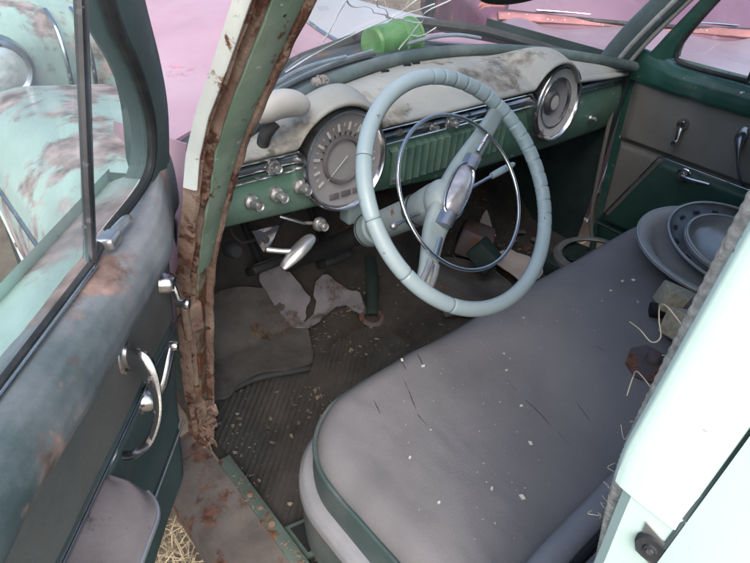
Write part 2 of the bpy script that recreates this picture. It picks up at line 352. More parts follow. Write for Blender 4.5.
# ---- dashboard
def yb(x): return .47 - .41 * (x + .03) ** 2
def zb(x): return 1.075 - .12 * (x + .03) ** 2
dash = MB()
SPX, CKX, GZ = -.420, .313, .957
def lip_z(x):
    base = 1.010 - .028 * sm(.25, .7, x)
    z = base
    for xc, R, zc in ((SPX - .010, .119, .952), (CKX - .028, .119, .946)):
        d = abs(x - xc)
        if d < R * 1.35:
            h = zc + math.sqrt(max(0, R * R - d * d)) if d < R else zc
            w = sm(R * 1.35, R * .9, d)
            z = max(z, base + (h - base) * w) if h > base else z
    return z
def lowbot(x): return interp([(-.72, .862), (-.43, .838), (-.28, .828), (0, .80), (.4, .79), (.72, .79)], x)
def lowpanel(u, v):
    x = -.715 + u * 1.43; zt = .955; zo = lowbot(x)
    if v < .75:
        t = v / .75; z = zt + (zo + .012 - zt) * t; y = .288 - .016 * math.sin(t * PI * .9)
    else:
        t = (v - .75) / .25; z = zo + .012 * (1 - t) - .004 * math.sin(t * PI); y = .288 - .016 * math.sin(PI * .9) + .05 * t ** 1.2
    return (x, y, z)
dash = MB().grid(lowpanel, 120, 24).build('dashboard', DASHG, car)
MB().grid(lambda u, v: (-.705 + u * 1.39, .305, .93 + v * .055), 30, 4).build('dash_gap_shade', DARK, dash)  # black sheet standing for the shade under the pad lip
def padfn(u, v):
    x = -.725 + u * 1.415
    yB, zB = yb(x) - .018, zb(x) - .022; lz = lip_z(x); ly = .252 + .012 * sm(.4, .72, x)
    if v < .62:
        t = v / .62
        z = zB + (lz + .004 - zB) * t + .020 * math.sin(t * PI) * min(1, (yB - ly) / .15)
        # hoods over the dials fade out backwards
        flat = 1.012; bulge = max(0, lz - flat)
        z += bulge * .10 * math.sin(t * PI)
        y = yB + (ly + .014 - yB) * t
    else:
        t = (v - .62) / .38
        if t < .6:
            a = t / .6 * PI; y = ly + .014 - .014 * math.sin(a * .98); z = lz + .004 - (1 - math.cos(a)) * .008
        else:
            w = (t - .6) / .4; y = ly + .014 + w * .05; z = lz - .012 - .004 * w
    z += .003 * noise.noise(Vector((x * 6, y * 9, 2)))
    return (x, y, z)
MB().grid(padfn, 220, 46).build('dash_pad', PADM, dash, .0)
b = MB()                                                                     # moulding at the foot of the windshield
b.grid(lambda u, v: (lambda x, a: (x, yb(x) - .014 + .016 * math.cos(a) * (1), zb(x) - .010 + .016 * math.sin(a)))(-.72 + u * 1.40, v * 2 * PI), 80, 12, cv=True)
b.build('windshield_moulding', GASKET, dash)
def strip(x0, x1, zt, zl, y, m, name, par, bul=.007, n=30):
    return MB().grid(lambda u, v: (x0 + (x1 - x0) * u, y - bul * math.sin(v * PI) + (.012 if v in (0, 1) else 0), zl + (zt - zl) * v), n, 11).build(name, m, par)
strip(-.712, -.500, .980, .957, .284, CHROME, 'chrome_strip', dash)
strip(-.305, .245, .978, .955, .284, CHROMED, 'chrome_strip', dash)
strip(.44, .705, .972, .950, .284, CHROMED, 'chrome_strip', dash)
for x0, x1 in ((-.712, -.497), (-.31, .245), (.44, .705)):                  # bright beads above and below
    b = MB(); b.tube([(x0, .279, .952), (x1, .279, .951)], .0035, 8); b.tube([(x0, .281, .985), (x1, .281, .983)], .003, 8); b.build('chrome_bead', CHROME, dash)
# fluted radio grille
def flute(u, v):
    x = -.285 + u * .40; k = u * 17
    return (x, .2675 + .0045 * abs(math.sin(k * PI)) ** .6 + .01 * (1 - sm(0, .06, v)) + .012 * (1 - sm(0, .06, 1 - v)), .846 + v * .094)
MB().grid(flute, 241, 14).build('radio_grille', GRILLE, dash)
# radio knobs on the strip + control bar
def knob(c, r, l, par=dash, ax=(0, -1, .12), m=ALU):
    p = [(0, l + .002), (r * .35, l + .001), (r * .40, l - .002), (r * .72, l), (r * .82, l - .004), (r * .80, l * .55), (r * .6, l * .5), (r * .62, l * .35), (r * 1.05, l * .28), (r * 1.25, l * .12), (r * 1.28, -.004)]
    b = MB(); b.lathe(p, c, ax, 24); o = b.build('knob', m, par)
    MB().lathe([(0, l + .004), (r * .28, l + .003), (r * .32, l + .0)], c, ax, 12).build('knob_button', CRACKB, o) if False else None
    return o
knob((-.576, .279, .968), .0115, .022)
for x in (-.628, -.575, -.522): knob((x, .276, .914 + (x + .575) * .02), .0125, .036)
knob((-.098, .277, .966), .0125, .022); knob((-.155, .277, .966), .008, .014); knob((.05, .277, .966), .0125, .022)
MB().tube([(-.09, .268, .966), (-.03, .266, .966), (-.02, .27, .966)], .0045, 8).build('tuner_bar', CHROMED, dash)
knob((-.262, .277, .866), .010, .018)
knob((.55, .272, .862), .008, .02)
# gauges -------------------------------------------------------------
gax = (0, -1, .10)
def gauge(x, name, clock=False):
    c = Vector((x, .258, .950)); ax = Vector(gax).normalized()
    g = MB().lathe([(.075, -.03), (.089, -.012), (.093, .004), (.097, .009), (.101, .009), (.104, .003), (.104, -.03)], c, ax, 72).build(name, CHROME, dash)
    return c, ax, g
def disc(c, ax, r0, r1, h0, h1, m, name, par):
    return MB().lathe([(r0, h0), (r0 + (r1 - r0) * .5, (h0 + h1) / 2), (r1, h1)], c, ax, 60).build(name, m, par)
c, ax, g = gauge(SPX, 'speedometer')
disc(c, ax, .046, .092, -.012, .000, DIAL, 'dial_face', g)
MB().lathe([(.040, -.010), (.043, -.003), (.047, -.003), (.050, -.011)], c, ax, 60).build('inner_ring', DIALD, g)
disc(c, ax, .0, .042, -.010, -.010, DIAL, 'centre_dial', g)
e2 = Vector((1, 0, 0)); e1 = ax.cross(e2).normalized(); e1 = e1 if e1.z > 0 else -e1
b = MB(); b2 = MB()
for i in range(23):
    a = math.radians(-120 + i * 240 / 22); dr = e1 * math.cos(a) + e2 * math.sin(a); sd = e1 * -math.sin(a) + e2 * math.cos(a)
    r0, r1, w = (.062, .078, .0028) if i % 2 == 0 else (.070, .077, .0012)
    h = ax * .0005; q = c + h - ax * .006 * (1 - (r0 - .046) / .046)
    b.prism([q + dr * r0 - sd * w, q + dr * r1 - sd * w + ax * .002, q + dr * r1 + sd * w + ax * .002, q + dr * r0 + sd * w], ax * .001)
for i in range(12):
    a = math.radians(-75 + i * 150 / 11); dr = e1 * math.cos(a) + e2 * math.sin(a); sd = e1 * -math.sin(a) + e2 * math.cos(a)
    q = c - ax * .0095; b2.prism([q + dr * .0515 - sd * .001, q + dr * .058 - sd * .001 + ax * .002, q + dr * .058 + sd * .001 + ax * .002, q + dr * .0515 + sd * .001], ax * .002)
b.build('dial_marking', DIALP, g); b2.build('dial_marking', CRACKB, g)
dr = (e1 * -.62 + e2 * -.78).normalized(); sd = ax.cross(dr)
MB().prism([c - ax * .006 - dr * .012 - sd * .0015, c - ax * .006 + dr * .052 - sd * .0008, c - ax * .006 + dr * .052 + sd * .0008, c - ax * .006 - dr * .012 + sd * .0015], ax * .001).build('needle', DIALP, g)
b = MB()
for sx in (-.03, 0, .03): 
    q = c - e1 * .068 + e2 * sx - ax * .003; b.prism([q + e2 * x + e1 * y for x, y in ((-.012, -.006), (.012, -.006), (.012, .006), (-.012, .006))], ax * .003, .001)
b.build('warning_lamp', DIALD, g)
c, ax, g = gauge(CKX, 'dash_clock')
disc(c, ax, .066, .090, -.006, .002, GREYP, 'outer_ring', g)
MB().lathe([(.062, -.012), (.064, -.002), (.067, -.002), (.069, -.006)], c, ax, 60).build('chrome_ring', CHROME, g)
disc(c, ax, .030, .064, -.022, -.010, DIAL, 'dial_face', g)
MB().lathe([(.0, -.008), (.020, -.009), (.026, -.010), (.030, -.014), (.034, -.018), (.036, -.024)], c, ax, 60).build('centre_cap', HUBD, g)
disc(c, ax, .0, .019, -.0065, -.0072, DIALP, 'centre_cap_face', g)
# left lower trim pocket + pull handle bracket below the dash
b = MB(); b.prism([(-.635, .262, .856), (-.575, .262, .850), (-.585, .262, .832), (-.600, .262, .800), (-.612, .262, .800), (-.625, .262, .830)], (0, .004, 0), .001)
o = b.build('handbrake_bracket', CHROMED, dash)
MB().lathe([(0, .0025), (.007, .002), (.0075, 0)], (-.606, .262, .828), (0, -1, 0), 16).build('bolt', CRACKB, o)
b = MB(); b.tube([(-.606, .262, .806), (-.58, .245, .802), (-.557, .232, .801)], .0055, 10, smooth=4)
b.tube([(-.597, .222, .780), (-.575, .226, .790), (-.550, .230, .802), (-.525, .236, .812), (-.512, .24, .817)], lambda t: .0045 + .0075 * math.sin(PI * t) ** .8, 12, smooth=5, flat=(1., 1.5)); b.build('handbrake_handle', ALU, dash)
knob((-.478, .262, .822), .012, .02); MB().tube([(-.55, .30, .845), (-.51, .275, .828), (-.478, .268, .822)], .004, 8).build('choke_cable', CHROMED, dash)
MB().lathe([(0, .01), (.012, .009), (.016, 0), (.017, -.02)], (-.655, .30, .80), (0, -1, .3), 16).build('switch', DARK, dash)

# bullet-shaped fitting on a stalk at the left end of the dash
fit = MB(); 
fit.tube([(-.612, .262, 1.074), (-.595, .262, 1.080), (-.57, .264, 1.086), (-.545, .266, 1.084), (-.52, .268, 1.075), (-.508, .268, 1.068)], lambda t: .004 + .023 * math.sin(PI * min(1, t * .86 + .10)) ** .6, 20, smooth=6, flat=(.92, .8))
fo = fit.build('interior_mirror_lamp', GREYP, dash)
MB().tube([(-.575, .27, 1.055), (-.590, .274, 1.035), (-.597, .276, 1.012)], lambda t: .013 - .002 * t, 12, smooth=4).build('lamp_stalk', RUBBER, fo)

# ---- steering column and wheel
TA = math.radians(40); W = Vector((-.36, 0, .98)); UX = Vector((1, 0, 0)); UU = Vector((0, math.sin(TA), math.cos(TA))); NN = Vector((0, -math.cos(TA), math.sin(TA)))
def wp(th, r, h=0.): return W + (UX * math.cos(th) + UU * math.sin(th)) * r + NN * h
col = MB().lathe([(.0, -.052), (.030, -.053), (.036, -.058), (.038, -.075), (.036, -.10), (.033, -.125), (.031, -.13), (.0315, -.135), (.031, -.28), (.036, -.285), (.0375, -.30), (.0375, -.315), (.030, -.32), (.024, -.33), (.0, -.33)], W, NN, 40).build('steering_column', WHEELD, car)
MB().lathe([(.0, -.325), (.022, -.325), (.022, -.78), (0, -.78)], W, NN, 24).build('column_tube', DARK, col)
for h in (-.128, -.142, -.308): 
    r = .0345 if h > -.2 else .039
    MB().lathe([(r - .003, h - .0015), (r, h - .001), (r, h + .001), (r - .003, h + .0015)], W, NN, 40).build('column_collar_groove', CRACKB, col)
MB().box((-.40, .262, .79), (-.32, .30, .835), None, .008).build('column_bracket', WHEELD, col)
# gear lever, right side
def cw(x, u, h): return W + UX * x + UU * u + NN * h
b = MB(); b.tube([cw(.02, -.005, -.085), cw(.10, .004, -.080), cw(.185, .014, -.074)], .0038, 10, smooth=4); o = b.build('gear_lever', CHROME, col)
MB().tube([cw(.165, .012, -.0755), cw(.19, .0145, -.0737), cw(.222, .018, -.0715), cw(.236, .0195, -.0705)], lambda t: .0042 + .0036 * math.sin(PI * min(1, t * .8 + .2)), 12, smooth=4).build('lever_knob', WHEEL, o)
# indicator lever, left side
b = MB(); b.tube([cw(-.02, -.005, -.09), cw(-.06, -.008, -.088), cw(-.105, -.012, -.086)], .0032, 10, smooth=4); o = b.build('indicator_lever', CHROME, col)
MB().tube([cw(-.100, -.0115, -.086), cw(-.107, -.012, -.086), cw(-.114, -.0125, -.086)], lambda t: .003 + .004 * math.sin(PI * t), 12, smooth=4).build('lever_tip', ALU, o)
RR, RT = .2075, .0138
NS = 540
def rim_r(th):
    d = math.degrees(th) % 360; r = RT
    # moulded finger joints: two ribbed sections
    for a0, a1, st in ((-35, 88, 7.5), (150, 262, 28)):
        dd = (d - a0) % 360
        if dd < (a1 - a0):
            k = (dd / st) % 1.0; dist = min(k, 1 - k) * st
            r -= .0016 * math.exp(-(dist / .55) ** 2)
    return r
b = MB()
def rimfn(u, v):
    th = 2 * PI * u; a = 2 * PI * v; r = rim_r(th); c = wp(th, RR); e = (c - W).normalized()
    ridge = 0
    d = (math.degrees(th) + 35) % 360
    if d < 60: ridge = .0022 * max(0, math.cos(2 * PI * d / 7.5)) * max(0, -math.cos(a)) 
    return c + e * math.cos(a) * (r * .98 + ridge) + NN * math.sin(a) * r * .96
wheel = b.grid(rimfn, NS, 18, True, True).build('steering_wheel', WHEEL, car)
for a0, a1, st in ((-35, 88, 7.5), (150, 262, 28)):
    for k in range(int((a1 - a0) / st) + 1):
        th = math.radians(a0 + k * st); c = wp(th, RR); e = (c - W).normalized()
        MB().tube([c + (e * math.cos(q) * .98 + NN * math.sin(q) * .96) * (RT - .0014) for q in [2 * PI * j / 20 for j in range(20)]], .0005, 5, closed=True).build('rim_joint', JOINT, wheel)
# spokes: dished bar from rim to hub on both sides, turned 38 degrees
SA = math.radians(37); sd = UX * math.cos(SA) + UU * math.sin(SA); sn = NN.cross(sd)
def spoke(sgn):
    def fn(u, v):
        t = u; r = RR * (1 - t); h = -.004 - .040 * sm(0, .75, t); w = .0145 + .015 * t ** 1.2
        a = 2 * PI * v; ca, sa = math.cos(a), math.sin(a)
        cx = math.copysign(abs(ca) ** .6, ca) * w; cz = math.copysign(abs(sa) ** .7, sa) * (.0075 + .008 * t)
        return W + sd * sgn * r + NN * (h + cz) + sn * cx
    return MB().grid(fn, 24, 20, False, True).build('spoke', WHEELD, wheel)
spoke(1); spoke(-1)
for s_ in (-1, 1):                                                           # two pale prongs where the lower spoke enters the rim
    b = MB(); b.tube([W - sd * (RR - .052) + sn * .007 * s_ + NN * .0, W - sd * (RR - .03) + sn * .0085 * s_ + NN * .004, W - sd * (RR - .006) + sn * .009 * s_ + NN * .004], .0062, 10, smooth=3, flat=(1.1, .9)); b.build('spoke_prong', ALU, wheel)
# hub dome + horn medallion
MB().lathe([(.0, -.024), (.018, -.025), (.030, -.030), (.038, -.040), (.041, -.052), (.040, -.062), (.034, -.072), (.020, -.078)], W + sd * -.004, NN, 48).build('hub', WHEELD, wheel)
def lens(u, v, L=.056, Wd=.0215, H=.016, base=-.020):
    a = 2 * PI * v; r = u
    ca, sa = math.cos(a), math.sin(a)
    x = math.copysign(abs(ca) ** .8, ca) * L * r; y = math.copysign(abs(sa) ** .8, sa) * Wd * r
    return W + sd * (x + .012) + sn * y + NN * (base + H * (1 - r ** 2.4))
MB().grid(lens, 14, 40, False, True).build('horn_button', CLEAR, wheel)
b = MB(); b.tube([lens(1.03, j / 48) + NN * .002 for j in range(48)], .0032, 8, closed=True); b.build('horn_bezel', CHROME, wheel)
for q in (-.055, .078): 
    b = MB(); b.tube([W + sd * (q - .014) + NN * -.022, W + sd * (q + .014) + NN * -.020], .012, 12, flat=(.7, 1.35)); b.build('horn_bezel_clip', CHROMED, wheel)
# horn ring
b = MB(); b.tube([wp(2 * PI * j / 120, .1395, -.004) for j in range(120)], .0036, 12, closed=True)
for s_ in (1, -1): b.tube([W + sd * s_ * .10 + NN * -.012, W + sd * s_ * .1395 + NN * -.004], .004, 8)
b.build('horn_ring', CHROME, wheel)

# ---- bench seat
SX0, SX1, SY0, SY1 = -.765, .69, -.50, -.045
def rr(ang_u, x0, x1, y0, y1, r):
    """point on rounded rectangle perimeter, u 0..1, with outward normal"""
    segs = [((x1 - r, y1 - r), 0), ((x0 + r, y1 - r), 90), ((x0 + r, y0 + r), 180), ((x1 - r, y0 + r), 270)]
    k = ang_u * 8; i = int(k) % 8; t = k - int(k)
    ci = segs[i // 2][0]; a0 = segs[i // 2][1]
    if i % 2 == 0:
        a = math.radians(a0 + 90 * t); return Vector((ci[0] + r * math.cos(a), ci[1] + r * math.sin(a), 0)), Vector((math.cos(a), math.sin(a), 0))
    a = math.radians(a0 + 90); n = Vector((math.cos(a), math.sin(a), 0)); cj = segs[(i // 2 + 1) % 4][0]
    return Vector((ci[0] + (cj[0] - ci[0]) * t, ci[1] + (cj[1] - ci[1]) * t, 0)) + n * r, n
def seat_top(x, y):
    z = .712 + .012 * math.sin(PI * min(1, max(0, (x - SX0) / (SX1 - SX0)))) - .014 * sm(-.25, -.48, y)
    z += .009 * noise.noise(Vector((x * 5, y * 6, 4))) + .0042 * noise.noise(Vector((x * 15, y * 17, 5))) + .0022 * abs(noise.noise(Vector((x * 34, y * 12, 8))))
    z -= .014 * math.exp(-(((x + .40) / .20) ** 2 + ((y + .27) / .14) ** 2)) + .012 * math.exp(-(((x - .3) / .2) ** 2 + ((y + .27) / .16) ** 2))
    return z
def cushion(u, v):
    # v 0..1 : centre outwards over the top then down the side
    p, n = rr(u, SX0, SX1, SY0, SY1, .125)
    cc = Vector((max(SX0 + .2274, min(SX1 - .2274, p.x)), (SY0 + SY1) / 2, 0))
    er = .042
    if v < .6:
        t = v / .6; q = cc + (p - n * er - cc) * t; return Vector((q.x, q.y, seat_top(q.x, q.y)))
    if v < .85:
        t = (v - .6) / .25; a = t * PI / 2; q = p - n * er; zt = seat_top(q.x, q.y)
        return Vector((q.x, q.y, zt - er * .85)) + n * er * math.sin(a) + Vector((0, 0, er * .85 * math.cos(a)))
    t = (v - .85) / .15; q = p - n * er; zt = seat_top(q.x, q.y) - er * .85
    return Vector((p.x, p.y, zt + (.600 - zt) * t)) + n * .004 * math.sin(t * PI)
seat = MB().grid(lambda u, v: cushion(u, v * .86), 260, 44, True).build('bench_seat', SEAT, car)
MB().grid(lambda u, v: cushion(u, .84 + .16 * v) + rr(u, SX0, SX1, SY0, SY1, .125)[1] * (.002 if v > 0 else -.001), 260, 8, True).build('cushion_side', SEATT, seat)
b = MB(); b.tube([cushion(j / 260, .845) + rr(j / 260, SX0, SX1, SY0, SY1, .125)[1] * .003 for j in range(260)], .0042, 8, closed=True); b.build('piping', SEATT, seat)
def basefn(u, v):
    p, n = rr(u, SX0 - .012, SX1 + .01, SY0, SY1 + .018, .135)
    prof = [(-.05, .612), (-.012, .612), (.004, .608), (.012, .596), (.013, .578), (.008, .572), (.004, .565), (.006, .50), (.0, .44), (-.02, .40)]
    k = v * (len(prof) - 1); i = min(int(k), len(prof) - 2); w = k - i
    o = prof[i][0] + (prof[i + 1][0] - prof[i][0]) * w; z = prof[i][1] + (prof[i + 1][1] - prof[i][1]) * w
    q = p + n * o; return Vector((q.x, q.y, z))
MB().grid(lambda u, v: basefn(u, v * .5), 260, 16, True).build('seat_ledge', SEATB, seat)
MB().grid(lambda u, v: basefn(u, .5 + v * .5), 260, 12, True).build('seat_base', SEATT, seat)
MB().box((-.74, -.40, .355), (-.70, -.10, .41), None, .004).build('seat_runner', RUST, seat); MB().box((.62, -.40, .355), (.66, -.10, .41), None, .004).build('seat_runner', RUST, seat)
# splits and creases in the cloth
def tear(pts, w):
    P = spline([Vector((x, y, 0)) for x, y in pts], 8); P = [Vector((p.x + .002 * noise.noise(p * 60), p.y, seat_top(p.x, p.y) - .0002)) for p in P]
    return MB().tube(P, lambda t: w * max(.15, math.sin(PI * min(1, max(0, t)))), 6, flat=(.6, 1.))
for pts, w in (([(-.555, -.085), (-.575, -.13), (-.59, -.165), (-.597, -.20)], .0020), ([(-.532, -.055), (-.543, -.085), (-.55, -.10)], .0016), ([(-.50, -.07), (-.515, -.10)], .002),
               ([(-.405, -.20), (-.412, -.25), (-.42, -.30), (-.433, -.355)], .0014), ([(-.345, -.30), (-.36, -.335), (-.372, -.365)], .0013), ([(-.63, -.10), (-.645, -.135)], .0018), ([(-.2, -.25), (-.205, -.3)], .0012)):
    tear(pts, w * .55).build('tear', TEARM, seat)
# backrest, mostly hidden by the centre pillar: tilted slab with a soft lower roll
def backfn(u, v):
    a = 2 * PI * v; ca, sa = math.cos(a), math.sin(a)
    x = -.74 + u * 1.42; t = min(1, min(u, 1 - u) / .03); e = math.sqrt(max(.02, 1 - (1 - t) ** 2))
    yy = math.copysign(abs(ca) ** .55, ca) * .065 * e; zz = math.copysign(abs(sa) ** .4, sa) * .26 * (.6 + .4 * e)
    z = .975 + zz; return Vector((x, -.535 - .14 * (z - .74) / .5 * 1.0 - yy * -1 + .01 * math.sin(u * 30) * .2, z))
MB().grid(backfn, 60, 40, False, True).build('backrest', SEAT, seat)
b = MB(); b.tube([(-.735, -.462, .728), (-.66, -.452, .736), (-.5, -.450, .733), (.0, -.452, .735), (.66, -.455, .735)], .020, 14, smooth=10, flat=(.8, 1.)); b.build('backrest_roll', SEATB, seat)
b = MB(); b.tube([(-.735, -.484, .738), (-.66, -.475, .746), (-.5, -.474, .744), (.0, -.476, .745), (.66, -.478, .745)], .006, 8, smooth=10); b.build('roll_seam', DARK, seat)

# ---- centre pillar (close to the camera, outside)
def bp(x, y, z): return (x + .35 * max(0, z - 1.15) * .35, y, z)
b = MB()
def bpil(u, v):
    z = 1.46 - u * .335 ; t = v
    prof = [(-.775, -.492), (-.800, -.4935), (-.8140, -.4955), (-.8178, -.4985), (-.8192, -.503), (-.820, -.515), (-.820, -.5375), (-.818, -.5408), (-.806, -.5415)]
    k = v * 8; i = min(int(k), 7); w = k - i
    x = prof[i][0] + (prof[i + 1][0] - prof[i][0]) * w; y = prof[i][1] + (prof[i + 1][1] - prof[i][1]) * w
    # rounded lower end of the outer flange
    return Vector((x + .08 * max(0, z - 1.1), y - .014 * sm(1.16, 1.06, z) * (1 - .5 * v) , z))
MB().grid(bpil, 40, 25).build('centre_pillar', MINT, car)
b = MB()
def bjam(u, v):
    z = 1.135 - u * .74
    prof = [(-.76, -.497), (-.785, -.500), (-.810, -.505), (-.8165, -.512), (-.8168, -.545), (-.805, -.556), (-.79, -.56)]
    k = v * 6; i = min(int(k), 5); w = k - i
    return Vector((prof[i][0] + (prof[i + 1][0] - prof[i][0]) * w - .05 * sm(1.0, .6, z), prof[i][1] + (prof[i + 1][1] - prof[i][1]) * w - .010 * sm(1.16, 1.0, z), z))
MB().grid(bjam, 40, 25).build('pillar_jamb', MINT, car)
b = MB(); b.lathe([(0, .004), (.0035, .0045), (.0042, .003), (.0085, .0035), (.0095, .001), (.0095, -.006)], (-.8172, -.536, 1.100), (-1, -.15, .1), 24); o = b.build('striker_bumper', RUBBER, car)
MB().lathe([(0, .0052), (.002, .0055), (.0025, .004)], (-.8172, -.536, 1.100), (-1, -.15, .1), 6).build('bumper_screw', CHROMED, o)
b = MB(); b.prism([(-.8172, -.527, 1.115), (-.8172, -.549, 1.108), (-.8172, -.551, 1.086), (-.8172, -.530, 1.088)], (-.0008, 0, 0)); b.build('striker_plate', ALU, car)
# windlace: woven roll along the front edge
P = [(-.757, -.489, 1.44), (-.768, -.490, 1.36), (-.778, -.4915, 1.30), (-.785, -.494, 1.22), (-.789, -.497, 1.14), (-.794, -.503, 1.09), (-.800, -.511, 1.05), (-.804, -.517, 1.02)]
SPW = spline([Vector(p) for p in P], 60)
b = MB(); 
def braid(i, k, n): return .0072 + .0007 * math.sin(k * PI) 
n_ = len(SPW)
vs = []; fs = []; sg = 20
for i, p in enumerate(SPW):
    for k in range(sg):
        a = 2 * PI * k / sg; r = (.0060 + .0005 * math.sin(a * 4 + i * .62) * math.sin(a * 4 - i * .62)) * (1 - .62 * sm(.55, 1., i / n_))
        vs.append(p + Vector((math.cos(a) * r, math.sin(a) * r, 0)))
for i in range(n_ - 1):
    for k in range(sg): fs.append((i * sg + k, i * sg + (k + 1) % sg, (i + 1) * sg + (k + 1) % sg, (i + 1) * sg + k))
b.add(vs, fs); b.build('windlace', LACE, car, ang=80)
# frayed threads
b = MB()
for i in range(13):
    t = random.uniform(0, 1); z = 1.235 - t * .19 ; p0 = Vector((-.784 - .008 * t, -.489 - .012 * t, z)); dr = Vector((random.uniform(.2, 1), random.uniform(.5, 1.2), random.uniform(-.8, .3))).normalized()
    L = random.uniform(.004, .012); q = Vector((random.uniform(-1, 1), random.uniform(-1, 1), random.uniform(-1, 1))) * L * .4
    b.tube([p0, p0 + dr * L * .3 - q * .5, p0 + dr * L * .6 + q, p0 + dr * L], .00022, 5, smooth=6)
kind(b.build('frayed_thread', WIRE, car), 'stuff')
b = MB(); b.tube([(-.784, -.489, 1.225), (-.772, -.474, 1.224), (-.758, -.467, 1.213), (-.757, -.470, 1.203), (-.766, -.477, 1.199), (-.768, -.474, 1.194), (-.757, -.462, 1.190), (-.735, -.448, 1.176)], .0004, 6, smooth=12)
b.tube([(-.787, -.491, 1.178), (-.770, -.475, 1.170), (-.762, -.472, 1.158), (-.772, -.476, 1.15)], .0004, 6, smooth=8); b.build('loose_string', WIRE, car)
# rear door skin behind the pillar + seam rubber
rd = MB(); rd.grid(lambda u, v: Vector((-.8205 - .006 * sm(0, .012, v) - .03 * sm(.0, 1, v) + .08 * max(0, (1.46 - u * .98) - 1.1) - .05 * sm(1.0, .7, 1.46 - u * .98), -.5430 - v * 1.0, 1.46 - u * .98)), 30, 30)
rear = rd.build('door', MINT, car, .012)
b = MB(); b.tube([bp(-.8165 + .08 * max(0, z - 1.1) - .035 * max(0, z - 1.15) * 0, -.5418, z) for z in (1.46, 1.35, 1.25, 1.15, 1.10, 1.0, .9)], .0022, 8, smooth=4); b.build('door_seal', GASKET, rear)
b = MB(); b.lathe([(0, .003), (.006, .0025), (.0065, 0)], (-.824, -.556, 1.083), (-1, 0, .05), 16); b.build('bolt', ALU, rear)
# ---- roof, rear, right side shell (outside the frame; they shade the cabin)
MB().grid(lambda u, v: Vector((-.70 + u * 1.34, -.14 - v * 1.75, 1.47 + .07 * math.sin(PI * u) * (.5 + .5 * math.sin(PI * min(1, v + .15))))), 24, 24).build('roof', MINT, car, .03)
MB().grid(lambda u, v: Vector((-.72 + u * 1.42, -1.65 - .12 * (1 - v), .36 + v * .75)), 10, 10).build('rear_bulkhead', KICK, car, .02)
MB().grid(lambda u, v: Vector((-.79, -.6 - u * 1.1, .36 + v * .62)), 10, 10).build('quarter_panel', VINYL, car, .02)
MB().grid(lambda u, v: Vector((.72 + .02 * math.sin(v * 3), -.86 - u * .85, .36 + v * .66)), 10, 10).build('quarter_panel', VINYLG, car, .03)
for lo, hi in (((.66, -.90, 1.0), (.72, -.83, 1.48)), ((-.76, -1.72, 1.0), (-.68, -1.5, 1.48)), ((.62, -1.72, 1.0), (.70, -1.5, 1.48))): MB().box(lo, hi, None, .01).build('rear_pillar', TEALD, car)
MB().tube([(-.72, -.15, 1.45), (-.40, -.02, 1.44), (0, .02, 1.44), (.35, -.02, 1.44), (.64, -.15, 1.45)], .03, 10, smooth=8).build('header_rail', GASKET, car)

# ---- windshield: glass, right pillar, cracks, wipers
def gls(x, h):
    return Vector((-.03 + (x + .03) * (1 - .12 * h / .35), yb(x) - .7 * h, zb(x) + h))
ws = MB().grid(lambda u, v: gls(-.72 + u * 1.38, v * .38), 60, 14).build('windshield', WGLASS, car)
b = MB()
for pts in ([(-.527, .307, 1.124), (-.399, .348, 1.147), (-.22, .38, 1.176)], [(-.22, .38, 1.176), (-.437, .259, 1.242)], [(-.22, .38, 1.176), (-.096, .413, 1.153), (-.102, .395, 1.178), (-.041, .382, 1.201)],
            [(-.22, .38, 1.176), (-.167, .365, 1.21)], [(-.22, .38, 1.176), (-.319, .318, 1.226)], [(-.096, .413, 1.153), (-.102, .435, 1.122), (-.108, .458, 1.088)], [(-.438, .32, 1.163), (-.437, .259, 1.242)],
            [(-.102, .435, 1.122), (-.06, .437, 1.118), (-.02, .437, 1.13)], [(-.20, .383, 1.175), (-.10, .372, 1.20)]):
    P = spline([Vector(p) for p in pts], 14); P = [p + Vector((0, -.002, 0)) + Vector((1, -.5, .8)) * (.008 * noise.noise(p * 14) + .003 * noise.noise(p * 50)) for p in P]
    b.tube(P, lambda t: .0011 + .0005 * math.sin(t * 9), 6)
b.build('glass_crack', CRACKW, ws)
b = MB(); b.tube([gls(x, .008) + Vector((0, .018, .004)) for x in (-.60, -.45, -.30, -.18)], .006, 8, smooth=6, flat=(1, .6)); b.tube([gls(-.62, .02) + Vector((0, .02, .004)), gls(-.45, .035) + Vector((0, .02, .004)), gls(-.28, .022) + Vector((0, .02, 0))], .004, 8, smooth=6); b.build('wiper', ALU, car)
b = MB(); b.tube([gls(x, .010 + .012 * math.sin(PI * (x + .05) / .24)) + Vector((0, .018, .004)) for x in (-.06, .0, .06, .12, .19)], .005, 8, smooth=6); b.build('wiper', ALU, car)
# right windshield pillar, mirrored
def pr(z, f, dep):
    q = interp([(-a, (c[0], c[1], d[0], d[1])) for a, c, d in PIL], -z)
    x = .68 - (q[2] + .728); y = q[3] + .127
    return Vector((x + f, y + dep, z))
MB().grid(lambda u, v: (lambda z, a: pr(z, -.012 + .020 * math.cos(a), .035 + .045 * math.sin(a)))(1.46 - u * .50, v * 2 * PI), 24, 18, False, True).build('windshield_pillar', GASKET, car)
b = MB(); b.tube([pr(z, -.026, .012) for z in (1.46, 1.35, 1.25, 1.15, 1.06, 1.0)], .008, 10, smooth=5); b.tube([pr(z, .0, -.010) for z in (1.46, 1.35, 1.25, 1.15, 1.06, .98, .93)], .010, 10, smooth=5); b.build('pillar_trim', GREYP, car)
b = MB(); b.tube([(.694, .290, .95), (.693, .283, .90), (.692, .270, .78), (.692, .25, .62), (.692, .225, .48), (.692, .19, .40)], .007, 10, smooth=6); b.build('windlace', CLOTH, car)
